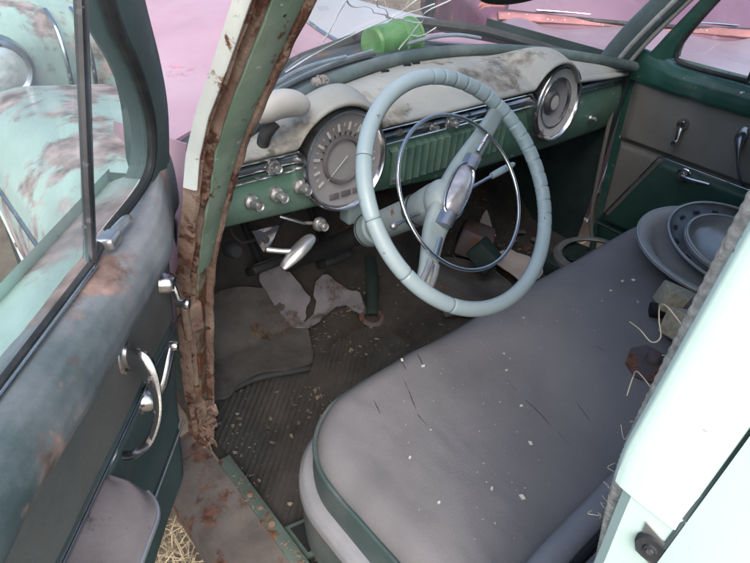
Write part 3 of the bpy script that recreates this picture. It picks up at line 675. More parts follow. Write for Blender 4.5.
# rear-view mirror, only its lower edge is in frame
b = MB(); b.tube([(-.17, .2, 1.262), (-.13, .2, 1.256), (-.06, .2, 1.254), (.02, .2, 1.257), (.06, .2, 1.262)], lambda t: .012 + .016 * math.sin(PI * t) ** .5, 14, smooth=5, flat=(1, .45)); o = b.build('rearview_mirror', RUBBER, car)
MB().tube([(-.06, .205, 1.27), (-.05, .22, 1.33), (-.04, .1, 1.44)], .006, 8, smooth=4).build('mirror_stem', RUBBER, o)

# ================================================================== doors
def make_door(xf, left):
    pm = VINYL if left else VINYLG; cm = CLOTHL if left else CLOTH
    off = lambda z: (.20 * max(0, z - 1.05) - (.03 * sm(.97, .55, z) if left else -.0))
    sF = lambda z: interp([(.40, .045), (.45, .03), (.60, .01), (.82, .005), (.95, .0), (1.05, .0)], z) if left else interp([(.40, .03), (.5, .01), (.93, -.028), (1.05, -.02)], z)
    SB = 1.02
    def loc(s, z, o=0.): return Vector((s, off(z) + o, z))
    # door shell
    b = MB(xf)
    zt, zl = 1.035, (.395 if left else .40)
    b.grid(lambda u, v: loc(sF(zt + (zl - zt) * u) + (SB - sF(zt + (zl - zt) * u)) * v, zt + (zl - zt) * u, -.016), 30, 20)
    b.grid(lambda u, v: loc(sF(zt + (zl - zt) * u), zt + (zl - zt) * u, -.016 - .07 * v), 30, 4)
    b.grid(lambda u, v: loc(sF(zl) + (SB - sF(zl)) * u, zl, -.016 - .07 * v), 10, 4)
    door = b.build('door', TEALD if not left else VINYL, car)
    b = MB(xf); b.grid(lambda u, v: loc(sF(zt + (zl - zt) * u) - .012 + (SB + .02 - sF(zt + (zl - zt) * u)) * v, zt + (zl - zt) * u, -.088 - .02 * math.sin(PI * u)), 30, 20); b.build('outer_skin', MINT, door)
    def panel(z0, z1, s0f, s1, o, m, name, nz=16, ns=40, puff=.004):
        b = MB(xf)
        def fn(u, v):
            z = z0 + (z1 - z0) * u; s = s0f(z) + (s1 - s0f(z)) * v
            e = min(u, 1 - u, v * 3, (1 - v) * 3); k = sm(0, .09, e)
            return loc(s, z, o + puff * k - .012 * (1 - k) + .0022 * noise.noise(Vector((s * 9, z * 14, 2 + o * 50))))
        b.grid(fn, nz * 3, ns * 2); return b.build(name, m, door)
    panel(.785 if left else .77, .975, lambda z: sF(z) + (.012 if left else .02), SB - .01, -.003, cm, 'upper_panel', puff=.005)
    slant = (lambda z: sF(z) + .016) if left else (lambda z: interp([(.47, .03), (.768, .155)], z))
    panel(.535 if left else .475, .79 if left else .768, slant, SB - .01, -.001, pm, 'lower_panel', puff=.006)
    if not left: panel(.49, .775, lambda z: sF(z) + .022, .5, -.006, cm, 'front_panel', puff=.002)
    panel(.405, .53 if left else .47, lambda z: sF(z) + .012, SB - .01, -.006, pm, 'kick_strip', puff=.006)
    # beads
    b = MB(xf)
    if left: b.tube([loc(.02 + .95 * t, .788, .006) for t in [i / 20 for i in range(21)]], .0022, 8)
    else:
        b.tube([loc(interp([(.47, .03), (.768, .155)], z), z, .006) for z in (.478, .55, .65, .74, .768)] + [loc(s, .771, .007) for s in (.18, .3, .5, .98)], .0022, 8)
    b.build('panel_bead', CHROMED, door)
    b = MB(xf); zz = .533 if left else .474; b.tube([loc(sF(zz) + .015 + .93 * t, zz, .003) for t in [i / 12 for i in range(13)]], .0028, 8); b.build('bottom_bead', ALU if left else CHROMED, door)
    # belt pad
    b = MB(xf)
    prof = [(-.030, 1.035), (-.012, 1.044), (.006, 1.046), (.019, 1.043), (.030, 1.035), (.038, 1.022), (.043, 1.006), (.043, .990), (.038, .976), (.026, .968), (.008, .966), (-.01, .966)] if left else \
           [(-.030, 1.030), (-.008, 1.030), (.010, 1.028), (.022, 1.018), (.027, 1.005), (.027, .985), (.024, .968), (.016, .958), (-.01, .956)]
    def belt(u, v):
        s = -.012 + u * (SB + .01) if left else -.02 + u * (SB + .02)
        k = v * (len(prof) - 1); i = min(int(k), len(prof) - 2); w = k - i
        o = prof[i][0] + (prof[i + 1][0] - prof[i][0]) * w; z = prof[i][1] + (prof[i + 1][1] - prof[i][1]) * w
        f = .22 + .78 * sm(0, .16, u)                                       # thinner towards the hinge end
        z += (.0025 * noise.noise(Vector((s * 8, v * 3, 1))) + .030 * (1 - sm(0, .14, u)) * (z - .95) / .1)
        if v > .6: z += .006 * noise.noise(Vector((s * 14, 0, 7)))
        return Vector((s, o * f + .0015 * noise.noise(Vector((s * 25, v * 4, 3))), z))
    b.grid(belt, 200, 48); b.build('belt_pad', BELT if left else TEALD, door)
    # window frame: outer and inner polylines
    if left:
        outer = [(-.030, .99), (-.012, 1.045), (.012, 1.14), (.055, 1.215), (.112, 1.29), (.20, 1.41), (.26, 1.445), (SB, 1.455)]
        inner = [(.245, 1.052), (.205, 1.060), (.12, 1.060), (.075, 1.066), (.056, 1.085), (.060, 1.125), (.082, 1.17), (.13, 1.23), (.187, 1.287), (.25, 1.385), (.32, 1.42), (SB - .05, 1.425)]
    else:
        outer = [(-.02, 1.00), (.02, 1.06), (.055, 1.12), (.11, 1.21), (.20, 1.36), (.29, 1.45), (SB, 1.46)]
        inner = [(.30, 1.040), (.20, 1.038), (.12, 1.040), (.092, 1.052), (.092, 1.085), (.105, 1.12), (.145, 1.20), (.20, 1.29), (.30, 1.41), (.36, 1.425), (SB - .05, 1.43)]
    def poly(P, n):
        Q = [Vector((s, 0, z)) for s, z in P]; Q = spline(Q, 8); L = [0]
        for a, c in zip(Q, Q[1:]): L.append(L[-1] + (c - a).length)
        out = []
        for i in range(n):
            t = L[-1] * i / (n - 1); j = max(k for k in range(len(L)) if L[k] <= t + 1e-9); j = min(j, len(Q) - 2)
            w = (t - L[j]) / max(1e-9, L[j + 1] - L[j]); out.append(Q[j].lerp(Q[j + 1], w))
        return out
    # match frame strips by height so they run parallel
    si = [i for i, p in enumerate(inner) if p[1] > 1.07][0] - 1
    A = poly(outer, 60); B = poly(inner[si:], 60)
    b = MB(xf)
    fp = [(0, -.06), (0, -.004), (.06, .004), (.5, .007), (.92, .004), (1, -.004), (1, -.03)]
    def frame(u, v):
        i = min(59, int(round(u * 59))); k = v * 6; j = min(int(k), 5); w = k - j
        f = fp[j][0] + (fp[j + 1][0] - fp[j][0]) * w; o = fp[j][1] + (fp[j + 1][1] - fp[j][1]) * w
        p = A[i].lerp(B[i], f); return Vector((p.x, off(p.z) + o, p.z))
    b.grid(frame, 60, 13); b.build('window_frame', TEALD if not left else VINYL, door)
    g = MB(xf); g.tube([Vector((p.x, off(p.z) - .002, p.z)) for p in poly(inner, 90)], .0065, 10); g.build('window_seal', RUBBER, door)
    ds = .243 if left else .30
    b = MB(xf); dl = [loc(ds + (.02 * (z - 1.05) if left else .03 * (z - 1.05)), z, -.004) for z in (1.043, 1.15, 1.3, 1.43)]
    b.tube(dl, .0062, 10, flat=(1.2, .9)); b.build('division_bar', CHROMED if left else RUBBER, door)
    # glass
    gm = SGLASS if left else RGLASS
    b = MB(xf); b.grid(lambda u, v: loc(ds + (SB - .03 - ds) * u, 1.02 + .41 * v, -.012), 4, 4); b.build('side_glass', gm, door)
    V = poly(inner[:-3], 40); V = [p for p in V if p.x < ds + .03]
    b = MB(xf); pts = [Vector((p.x, off(p.z) - .012, p.z)) for p in V]; cen = Vector((ds - .02, off(1.2) - .012, 1.2))
    top = Vector((ds, off(1.40) - .012, 1.40)); pts = [Vector((ds, off(1.05) - .012, 1.05))] + pts + [top]
    b.add([cen] + pts, [(0, i, i + 1) for i in range(1, len(pts))] + [(0, len(pts), 1)]); b.build('vent_glass', gm, door)
    # outer window ledge, seen through the glass
    if left:
        b = MB(xf); b.grid(lambda u, v: Vector((-.01 + 1.02 * u, -.022 - .068 * v, 1.036 - .02 * v * v)), 20, 6); b.build('outer_ledge', MINTW, door)
        b = MB(xf); b.tube([Vector((.245 + .74 * t, -.002, 1.047)) for t in (0, .5, 1)], .0045, 8); b.build('glass_run_channel', RUBBER, door)
        b = MB(xf); b.tube([Vector((.25 + .73 * t, .006, 1.049)) for t in (0, .5, 1)], .0022, 8); b.build('sill_bead', CHROME, door)
        b = MB(xf); b.box((.198, -.006, 1.050), (.226, .016, 1.066), None, .005); b.tube([(.205, .006, 1.06), (.18, .012, 1.064), (.165, .010, 1.058)], .006, 8, smooth=4); b.build('vent_latch', ALU, door)
    # window crank
    cs, cz = (.08, .900) if left else (.185, .885)
    b = MB(xf); b.lathe([(0, .022), (.011, .021), (.015, .016), (.017, .004), (.019, .0)], Vector((cs, off(cz), cz)), (0, 1, 0), 24)
    al = .030 if left else .052
    b.tube([(cs, off(cz) + .014, cz), (cs + .004, off(cz) + .020, cz - al * .5), (cs + .008, off(cz) + .024, cz - al)], lambda t: .0085 - .003 * t, 10, smooth=5, flat=(1., .7))
    kb = Vector((cs + .008, off(cz) + .020, cz - al)); b.lathe([(0, .022), (.008, .021), (.0095, .017), (.008, .010), (.0065, 0)], kb, (0, 1, 0), 16); b.build('window_crank', CHROME, door)
    # inner release handle
    hs, hz = (.190, .766) if left else (.245, .742)
    b = MB(xf); b.lathe([(0, .018), (.012, .017), (.016, .012), (.019, .002), (.022, .0)], Vector((hs, off(hz) + .004, hz)), (0, 1, 0), 24)
    if left: b.tube([(hs, off(hz) + .018, hz), (hs - .012, off(hz) + .030, hz + .022), (hs - .032, off(hz) + .036, hz + .052), (hs - .048, off(hz) + .038, hz + .066)], lambda t: .0085 - .002 * t + .003 * max(0, t - .8), 10, smooth=6, flat=(1, .8)); b.lathe([(0, .018), (.006, .017), (.0085, .012), (.007, .0)], Vector((hs - .048, off(hz) + .030, hz + .066)), (0, 1, 0), 14)
    else: b.tube([(hs, off(hz) + .018, hz), (hs + .03, off(hz) + .026, hz + .004), (hs + .07, off(hz) + .030, hz + .010), (hs + .086, off(hz) + .031, hz + .012)], lambda t: .0075 - .002 * t + .004 * max(0, t - .85), 10, smooth=6)
    b.build('release_handle', CHROME, door)
    # pull handle: bowed casting with a broad upper foot
    ps = .246 if left else .36
    pz = .895 if left else .90
    b = MB(xf)
    top = pz
    b.tube([(ps - .014, off(top) + .002, top + .004), (ps - .008, off(top) + .026, top - .008), (ps + .006, off(top) + .042, top - .034), (ps + .022, off(top) + .046, top - .066), (ps + .038, off(top) + .036, top - .098), (ps + .046, off(top) + .016, top - .118), (ps + .046, off(top) + .0, top - .124)],
           lambda t: .0065 + .012 * math.exp(-((t - .14) / .16) ** 2) - .001 * t, 14, smooth=8, flat=(1.15, .6))
    b.lathe([(0, .008), (.012, .007), (.017, .003), (.018, 0)], Vector((ps - .014, off(top), top)), (0, 1, 0), 24, squash=1.7); b.build('pull_handle', CHROME if left else CHROMED, door)
    # armrest
    a0 = .335 if left else .52
    def arm(u, v):
        s = a0 + u * .42; e = math.sqrt(max(0, 1 - (1 - min(1, u / .13)) ** 2)) * (1 if u < .9 else max(.0, 1 - ((u - .9) / .1) ** 3))
        return s, e
    def armtop(u, v):
        s, e = arm(u, v); o = -.006 + (.078 * e + .006) * v
        return Vector((s - .02 * v * (1 - u), off(.76) + o, .778 - .010 * v + .008 * noise.noise(Vector((s * 10, v * 3, 9))) * v - .012 * sm(.8, 1, v)))
    def armside(u, v):
        p = armtop(u, 1.); return Vector((p.x + .05 * v * (1 - u), p.y - .055 * v ** 1.6, p.z - .004 - .10 * v))
    b = MB(xf); b.grid(armtop, 50, 20); o = b.build('armrest', ARM if left else VINYLG, door)
    b = MB(xf); b.grid(armside, 50, 14); b.build('armrest_side', pm, o)
    b = MB(xf); b.tube([armtop(i / 60, 1.) + Vector((0, .001, -.003)) for i in range(2, 58)], .0036, 8); b.build('armrest_bead', ALU if left else CHROMED, o)
    return door
PH = math.radians(41.5); DD = Vector((-math.sin(PH), -math.cos(PH), 0)); DN = Vector((math.cos(PH), -math.sin(PH), 0)); H0 = Vector((-.80, .205, 0))
dl = make_door(lambda p: H0 + DD * p.x + DN * p.y + Vector((0, 0, p.z)), True); dl['label'] = 'open driver door with worn belt pad'
dr_ = make_door(lambda p: Vector((.712 - p.y, .245 - p.x, p.z)), False); dr_['label'] = 'closed passenger door with grey cloth over green panel'
rear['label'] = 'closed mint rear door behind the centre pillar'

# ================================================================== front clip
# faded hood with an arched rear edge, cowl, fenders
RE = [(-.72, (.42, .985)), (-.55, (.50, .995)), (-.40, (.60, 1.003)), (-.20, (.735, 1.012)), (.05, (.78, 1.04)), (.24, (.75, 1.068)), (.45, (.665, 1.045)), (.60, (.54, 1.010)), (.70, (.45, .985))]
def hood(x, v):
    y0, z0 = interp(RE, x)
    y = y0 + (1.80 - y0) * v; zc = 1.085 - .20 * abs(x - .0) ** 1.8
    z = z0 + (zc - z0) * sm(0, .35, v) - .22 * sm(.82, 1., v) ** 2 + .004 * noise.noise(Vector((x * 3, y * 3, 5)))
    xs = x * (1 - .52 * max(0, v) * abs(x) / .7)
    return Vector((xs, y - .10 * sm(.3, .7, abs(x)) * v, z))
MB().grid(lambda u, v: hood(-.72 + u * .665, v), 40, 40).build('hood_half', PINK, car, .012)
MB().grid(lambda u, v: hood(-.050 + u * .744, v), 40, 40).build('hood_half', PINKL, car, .012)
MB().tube([hood(-.0525, i / 20) + Vector((0, 0, .003)) for i in range(20)], .008, 8, flat=(.5, 1.)).build('hood_hinge_strip', CHROMED, car)
b = MB(); b.tube([Vector((x, interp(RE, x)[0] - .004, interp(RE, x)[1] - .004)) for x in [-.45 + 1.14 * i / 40 for i in range(41)]], .015, 8); b.build('hood_edge_shade', RUBBER, car)  # black tube draws the shadow line along the hood's rear edge
b = MB()
b.grid(lambda u, v: (lambda x: Vector((x, yb(x) + .02 + (interp(RE, x)[0] + .15 - yb(x) - .02) * v, zb(x) - .015 - .065 * v)))(-.70 + u * 1.38), 50, 14)
b.build('cowl', COWLM, car, .006)
b = MB(); b.grid(lambda u, v: (lambda x: Vector((x, yb(x) + .05 + (interp(RE, x)[0] - .03 - yb(x) - .05) * v, zb(x) - .010 - .050 * v)))(.16 + u * .44), 20, 8); b.build('cowl_gap_shade', RUBBER, car, .004)  # dark sheet for the shade in the gap behind the hood, right side
b = MB(); b.grid(lambda u, v: (lambda x: Vector((x, yb(x) + .05 + (interp(RE, x)[0] - .03 - yb(x) - .05) * v, zb(x) - .010 - .050 * v)))(-.55 + u * .42), 20, 8); b.build('cowl_gap_shade', RUBBER, car, .004)  # same dark sheet for the gap shade, left side
def fender(sx, m, pinkm=None):
    def fn(u, v):
        y = .33 + u * 1.42; zt = interp([(.13, .985), (.5, .965), (.85, .955), (1.05, .93), (1.25, .87), (1.45, .77), (1.6, .66), (1.75, .5)], y)
        arch = 0
        dy = abs(y - .98)
        zlow = max(.36, (.36 + math.sqrt(max(0, .46 ** 2 - dy * dy))) if dy < .46 else .36)
        xi = -.68 + .30 * max(0, y - .42)
        prof = [(xi + .03, zt - .06), (xi - .01, zt - .03), (min(-.72, xi - .06), zt - .008), (-.79, zt), (-.86, zt - .012), (-.91, zt - .04), (-.945, zt - .085), (-.962, zt - .14), (-.966, min(zt - .15, max(zlow, zt - .25))), (-.962, min(zt - .155, zlow))]
        k = v * (len(prof) - 1); i = min(int(k), len(prof) - 2); w = k - i
        x = prof[i][0] + (prof[i + 1][0] - prof[i][0]) * w; x = min(x, -.76 + .16 * sm(.45, .65, y)); z = prof[i][1] + (prof[i + 1][1] - prof[i][1]) * w
        return Vector((-.03 + (x + .03) * sx, y, max(.34, z)))
    o = MB().grid(fn, 80, 46).build('fender', m, car, .004)
    P = [fn(i / 79, 1.) for i in range(80)]
    b = MB(); b.tube(P, .007, 8); b.build('fender_lip', WHITEEDGE, o)
    b = MB(); b.tube([fn(i / 60, .74) + Vector((-.003 * sx, 0, 0)) for i in range(4, 50)], .004, 8); b.build('fender_moulding', CHROMED, o)
fender(1, MINTW); fender(-1, PINK)
for sx in (-1, 1):
    c = Vector((-.03 + sx * .80, .98, .36)); b = MB(); b.lathe([(.20, -.085), (.30, -.095), (.345, -.08), (.36, -.05), (.362, 0), (.36, .05), (.345, .08), (.30, .095), (.20, .085)], c, (1, 0, 0), 48); w = b.build('front_wheel', RUBBER, car)
    b = MB(); b.lathe([(.0, .075 * sx), (.07, .08 * sx), (.10, .06 * sx), (.15, .05 * sx), (.19, .075 * sx), (.205, .085 * sx)], c, (1, 0, 0), 40); b.build('rim', GREYP, w)
b = MB(); b.box((-.93, 1.72, .42), (.87, 1.80, .58), None, .03); b.build('front_valance', PINK, car)
b = MB(); b.box((-.80, -3.0, .3), (.74, -1.72, .98), None, .12); b.build('trunk', MINT, car)
for sx in (-1, 1):
    c = Vector((-.03 + sx * .80, -2.0, .36)); b = MB(); b.lathe([(.20, -.085), (.30, -.095), (.345, -.08), (.36, -.05), (.362, 0), (.36, .05), (.345, .08), (.30, .095), (.20, .085)], c, (1, 0, 0), 32); b.build('rear_wheel', RUBBER, car)

# ================================================================== loose things in and on the car
# green tub on the cowl
t = empty('plastic_tub', (0.0, .60, 1.03), 'bright green plastic tub lying on the cowl outside the cracked windshield', 'tub')
b = MB(); ax = Vector((1, .12, .0)).normalized(); cc = Vector((-.075, .60, 1.062))
b.lathe([(.0, .0), (.036, .0), (.042, .006), (.045, .10), (.049, .150), (.047, .152), (.042, .15), (.036, .02), (.0, .02)], cc, ax, 36); b.build('tub_body', GREENP, t)
b = MB(); b.lathe([(.044, .098), (.050, .100), (.050, .112), (.044, .114)], cc, ax, 36); b.lathe([(.0, .150), (.02, .150), (.051, .152), (.053, .158), (.049, .164), (.0, .160)], cc, ax, 36); b.build('tub_lid', GREENL, t)
# hubcaps on the passenger end of the bench
def tiltm(c, rx, ry, rz=0): return Matrix.Translation(c) @ Matrix.Rotation(rz, 4, 'Z') @ Matrix.Rotation(rx, 4, 'X') @ Matrix.Rotation(ry, 4, 'Y')
m1 = tiltm((.265, -.275, .728), math.radians(4), math.radians(-3))
h1 = empty('hubcap', (.265, -.275, .72), 'wide grey wheel cover lying open side up on the seat, under another one', 'hubcap', 'wheel covers on the bench seat')
MB(lambda p: m1 @ p).lathe([(0, .004), (.09, .004), (.115, .006), (.135, .018), (.150, .034), (.168, .046), (.180, .050), (.186, .048), (.186, .043), (.170, .038), (.155, .026), (.138, .008), (.115, -.004), (0, -.006)], (0, 0, 0), (0, 0, 1), 72).build('dish', GREYP, h1)
b = MB(lambda p: m1 @ p); b.tube([Vector((.184 * math.cos(a), .184 * math.sin(a), .048)) for a in [2 * PI * i / 72 for i in range(72)]], .0035, 8, closed=True); b.build('rolled_rim', HUBM, h1)
m2 = tiltm((.312, -.285, .752), math.radians(9), math.radians(-7))
h2 = empty('hubcap', (.312, -.285, .74), 'darker ringed wheel cover resting inside the wide grey one on the seat', 'hubcap', 'wheel covers on the bench seat')
MB(lambda p: m2 @ p).lathe([(0, -.004), (.06, .000), (.085, .008), (.098, .018), (.104, .030), (.108, .033), (.112, .030), (.112, .022)], (0, 0, 0), (0, 0, 1), 72).build('bowl', HUBM, h2)
MB(lambda p: m2 @ p).lathe([(.111, .021), (.125, .020), (.142, .026), (.152, .034), (.152, .028), (.14, .016), (.11, .010)], (0, 0, 0), (0, 0, 1), 72).build('slotted_band', HUBD, h2)
b = MB(lambda p: m2 @ p)
b.tube([Vector((.108 * math.cos(a), .108 * math.sin(a), .033)) for a in [2 * PI * i / 72 for i in range(72)]], .0035, 8, closed=True); b.tube([Vector((.152 * math.cos(a), .152 * math.sin(a), .035)) for a in [2 * PI * i / 72 for i in range(72)]], .0035, 8, closed=True); b.build('rolled_rim', HUBM, h2)
for i in range(16):
    a = 2 * PI * i / 16; b = MB(lambda p: m2 @ p); b.box((-.007, -.004, .0), (.007, .004, .004), Matrix.Rotation(a, 4, 'Z') @ Matrix.Translation((.131, 0, .0215)) @ Matrix.Rotation(PI / 2, 4, 'Z'), .001); b.build('slot', CRACKB, h2)
# wood, cardboard, iron at the back of the seat
def block(name, c, sz, rot, m, label, cat, bev=.003, jag=.004):
    b = MB(); M_ = Matrix.Translation(c) @ Matrix.Rotation(rot[2], 4, 'Z') @ Matrix.Rotation(rot[0], 4, 'X') @ Matrix.Rotation(rot[1], 4, 'Y')
    b.box((-sz[0] / 2, -sz[1] / 2, -sz[2] / 2), (sz[0] / 2, sz[1] / 2, sz[2] / 2), M_, bev)
    for v in b.v: v += noise.noise_vector(v * 30) * jag
    return tag(b.build(name, m), label, cat)
block('wood_offcut', (.025, -.300, .752), (.085, .075, .045), (.2, .25, .5), WOOD, 'pale broken wood offcut lying by the wheel covers at the seat back', 'wood')
block('wood_offcut', (-.045, -.352, .755), (.075, .06, .055), (-.2, .3, -.4), WOOD, 'smaller pale wood offcut tucked by the woven pillar cord', 'wood')
block('cardboard_box', (.185, -.335, .795), (.085, .07, .075), (.15, -.1, .25), CARD, 'small brown cardboard box standing against the wheel covers', 'box', .002, .002)
cl = empty('iron_clamp', (-.02, -.30, .72), 'short dark iron clamp lying on the seat beside the pale wood', 'clamp')
b = MB(); b.tube([(-.020, -.268, .732), (.0, -.300, .736), (.02, -.335, .738)], .016, 14, smooth=3); b.build('clamp_body', DARK, cl)
b = MB(); b.lathe([(.015, -.006), (.020, -.005), (.020, .005), (.015, .006)], (.002, -.303, .736), (-.5, .86, 0), 20); b.lathe([(.015, -.006), (.019, -.005), (.019, .005), (.015, .006)], (.014, -.325, .737), (-.5, .86, 0), 20); b.build('clamp_ring', BRK, cl)
bk = empty('iron_bracket', (-.15, -.34, .71), 'flat rusty iron bracket with a round bolt lying on the seat edge', 'bracket')
b = MB(); b.prism([(-.115, -.315, .715), (-.150, -.300, .714), (-.195, -.315, .713), (-.215, -.345, .713), (-.20, -.375, .714), (-.16, -.385, .716), (-.115, -.37, .716)], (0, 0, .006), .002); b.build('plate', BRK, bk)
b = MB(); b.lathe([(0, .016), (.010, .015), (.013, .011), (.0135, .0), (.019, .0), (.020, -.004)], (-.152, -.345, .722), (.1, .1, 1), 24); b.build('bolt', BRK, bk)
block('brick_piece', (-.005, -.355, .76), (.06, .05, .06), (.4, .1, 1.0), BRK, 'dull broken brick lump between the two pale wood offcuts', 'brick', .004, .008)
block('dark_lump', (-.095, -.385, .735), (.045, .035, .03), (.3, .4, .7), RUBBER, 'black rubber scrap wedged between bracket and pillar', 'scrap', .006, .006)
# crumpled seed head on the dash
b = MB(); c0 = Vector((-.412, .358, 1.078))
for i in range(46):
    a = random.uniform(0, 2 * PI); e = random.uniform(-.2, 1.2); d = Vector((math.cos(a) * math.cos(e) * 1.3, math.sin(a) * math.cos(e) * .8, math.sin(e))).normalized() if True else None
    p = c0 + Vector((d.x * .016, d.y * .010, d.z * .009)); m_ = Matrix.Translation(p) @ d.to_track_quat('Z', 'Y').to_matrix().to_4x4()
    b.box((-.0035, -.0025, -.004), (.0035, .0025, .004), m_, .0008)
tag(b.build('pine_cone', mat('grey_cone', (.22, .20, .19), .9, var=.4, vscale=60, bump=.3), flat=True), 'small grey pine cone lying on the dash top by the windshield', 'pine cone')
for x, y in ((-.19, .405), (-.115, .40), (-.085, .395)):
    b = MB(); z = padfn((x + .725) / 1.415, .12)[2]
    p = Vector(padfn((x + .725) / 1.415, .10)); b.tube([p + Vector((-.009, .003, .003)), p + Vector((0, 0, .004)), p + Vector((.009, -.002, .003))], .0028, 8, smooth=3)
    tag(b.build('dead_bug', DARK), 'tiny dark dead bug lying on the faded dash top', 'bug', 'dead bugs on the dash')
# ring on the passenger floor
rg = empty('wheel_ring', (.57, .13, .37), 'dull grey wheel trim ring lying on the passenger floor', 'ring')
m3 = tiltm((.565, .125, .425), math.radians(-6), math.radians(-4))
b = MB(lambda p: m3 @ p); b.lathe([(.097, .010), (.102, .015), (.114, .016), (.125, .008), (.128, -.004), (.118, -.006), (.104, .002), (.097, .006)], (0, 0, 0), (0, 0, 1), 60); b.build('ring', RINGM, rg)
b = MB(lambda p: m3 @ p)
for a in (.5, 2.6, 4.7): b.tube([Vector((.088 * math.cos(a), .088 * math.sin(a), .008)), Vector((.045 * math.cos(a), .045 * math.sin(a), -.006))], .008, 8, flat=(.6, 1.4))
b.lathe([(.030, -.008), (.042, -.002), (.05, -.006), (.05, -.012), (.03, -.014)], (0, 0, 0), (0, 0, 1), 30); b.build('ring_web', KICK, rg)
block('floor_box', (.55, .14, .385), (.20, .20, .05), (0, 0, .2), KICK, 'dark crate lid under the grey ring on the passenger floor', 'crate lid', .004, .003)

# floor mats, felt and litter
def sheet(name, pts, m, lift, thick, label, cat, res=.02):
    """flat scrap following the floor: polygon triangulated finely then draped"""
    bm = bmesh.new(); vs = [bm.verts.new((x, y, 0)) for x, y in pts]; bm.faces.new(vs)
    bmesh.ops.triangulate(bm, faces=bm.faces[:])
    for _ in range(4):
        ed = [e for e in bm.edges if e.calc_length() > res]
        if ed: bmesh.ops.subdivide_edges(bm, edges=ed, cuts=1, use_grid_fill=False); bmesh.ops.triangulate(bm, faces=[f for f in bm.faces if len(f.verts) > 3])
    for v in bm.verts: v.co.z = floor_z(v.co.x, v.co.y) + lift + .006 * (1 + noise.noise(Vector((v.co.x * 16, v.co.y * 16, lift * 50))))
    b = MB(); bm.verts.index_update(); b.add([v.co.copy() for v in bm.verts], [tuple(v.index for v in f.verts) for f in bm.faces]); bm.free()
    return tag(b.build(name, m, None, thick), label, cat)
def jag(pts, k=4, amp=.008):
    P = spline([Vector((x, y, 0)) for x, y in pts], k, True); return [(p.x + amp * noise.noise(p * 40), p.y + amp * noise.noise(p * 40 + Vector((5, 5, 5)))) for p in P]
def ribs():
    c, s_ = math.cos(math.radians(42)), math.sin(math.radians(42)); b = MB()
    out = [(-.765, .30), (-.36, .30), (-.20, .18), (-.30, -.05), (-.70, -.10), (-.765, -.02)]
    def fn(u, v):
        x = -.768 + u * .56; y = -.12 + v * .46; q = -s_ * x + c * y
        r = .0045 * max(0, math.cos(2 * PI * q / .0125)) ** .5
        wear = sm(-.15, .25, noise.noise(Vector((x * 7, y * 7, 6))))
        return Vector((x, y, floor_z(x, y) + .006 + r * (.25 + .75 * wear) + .004 * noise.noise(Vector((x * 8, y * 8, 2)))))
    b.grid(fn, 330, 280); return b.build('rubber_floor_mat', MATM, None, .0, 60)
tag(ribs(), 'dark ribbed rubber floor mat covered in dirt between sill and seat', 'floor mat')
sheet('carpet_scrap', jag([(-.60, .575), (-.47, .555), (-.38, .49), (-.42, .37), (-.478, .30), (-.60, .345), (-.70, .325), (-.735, .36), (-.70, .45)], 4, .010), MATB, .018, .008, 'brown grey carpet scrap lying on the driver toe board', 'carpet')
b = MB(); b.tube([Vector((x, y, floor_z(x, y) + .020)) for x, y in ((-.735, .30), (-.715, .338), (-.66, .345), (-.60, .340), (-.54, .318), (-.478, .292))], .009, 10, smooth=8); tag(b.build('rubber_edging', RUBBER), 'black rubber edging strip curled along the carpet scrap', 'edging')
sheet('felt_scrap', jag([(-.444, .60), (-.391, .59), (-.350, .52), (-.350, .48), (-.385, .452), (-.395, .42), (-.425, .44), (-.445, .49), (-.455, .55)], 4, .012), FELT, .026, .004, 'long lilac grey felt scrap on the toe board left of the pedals', 'felt')
sheet('felt_scrap', jag([(-.308, .515), (-.255, .52), (-.222, .475), (-.195, .44), (-.228, .372), (-.252, .385), (-.250, .425), (-.28, .44), (-.34, .425), (-.392, .415), (-.392, .435), (-.34, .462)], 4, .008), FELT, .022, .004, 'holed lilac grey felt scrap on the floor below the brake pedal', 'felt')
b = MB(); b.lathe([(.022, .0), (.026, .006), (.033, .006), (.038, 0)], (-.215, .355, floor_z(-.215, .355) + .01), (0, -.1, 1), 24); tag(b.build('rubber_grommet', BRK), 'round grey grommet on the floor beside the tunnel', 'grommet')
sheet('torn_paper', jag([(.303, .338), (.36, .355), (.407, .311), (.416, .22), (.34, .18), (.277, .20)], 3, .02), PAPER, .03, .003, 'large torn dirty paper on the passenger footwell floor', 'paper')
sheet('torn_paper', jag([(.33, .46), (.42, .50), (.47, .52), (.43, .43), (.40, .45)], 3, .012), PAPER, .03, .003, 'small torn paper corner standing near the firewall', 'paper')
sheet('carpet_scrap', jag([(.02, .36), (.12, .44), (.24, .40), (.27, .25), (.16, .12), (.02, .10), (-.10, .18)], 4, .015), MATB, .012, .008, 'dark carpet scrap draped over the floor tunnel under the wheel', 'carpet')
block('engine_part', (.30, .42, .43), (.14, .11, .09), (.2, .1, .6), BRK, 'grimy iron engine part in the middle of the footwell', 'engine part', .012, .012)
block('engine_part', (.20, .30, .47), (.08, .09, .07), (.5, .3, .2), KICK, 'smaller black iron part beside the torn paper', 'engine part', .01, .01)
b = MB(); b.prism([(-.768, -.03, .368), (-.700, -.045, .368), (-.712, -.115, .368), (-.768, -.11, .368)], (0, 0, .014), .003); o = tag(b.build('access_plate', SILLG), 'small square metal plate on the floor between sill and seat corner', 'plate')
b = MB(); b.prism([(-.760, -.042, .3832), (-.708, -.053, .3832), (-.717, -.106, .3832), (-.760, -.102, .3832)], (0, 0, .0008)); b.build('plate_recess', DARK, o)
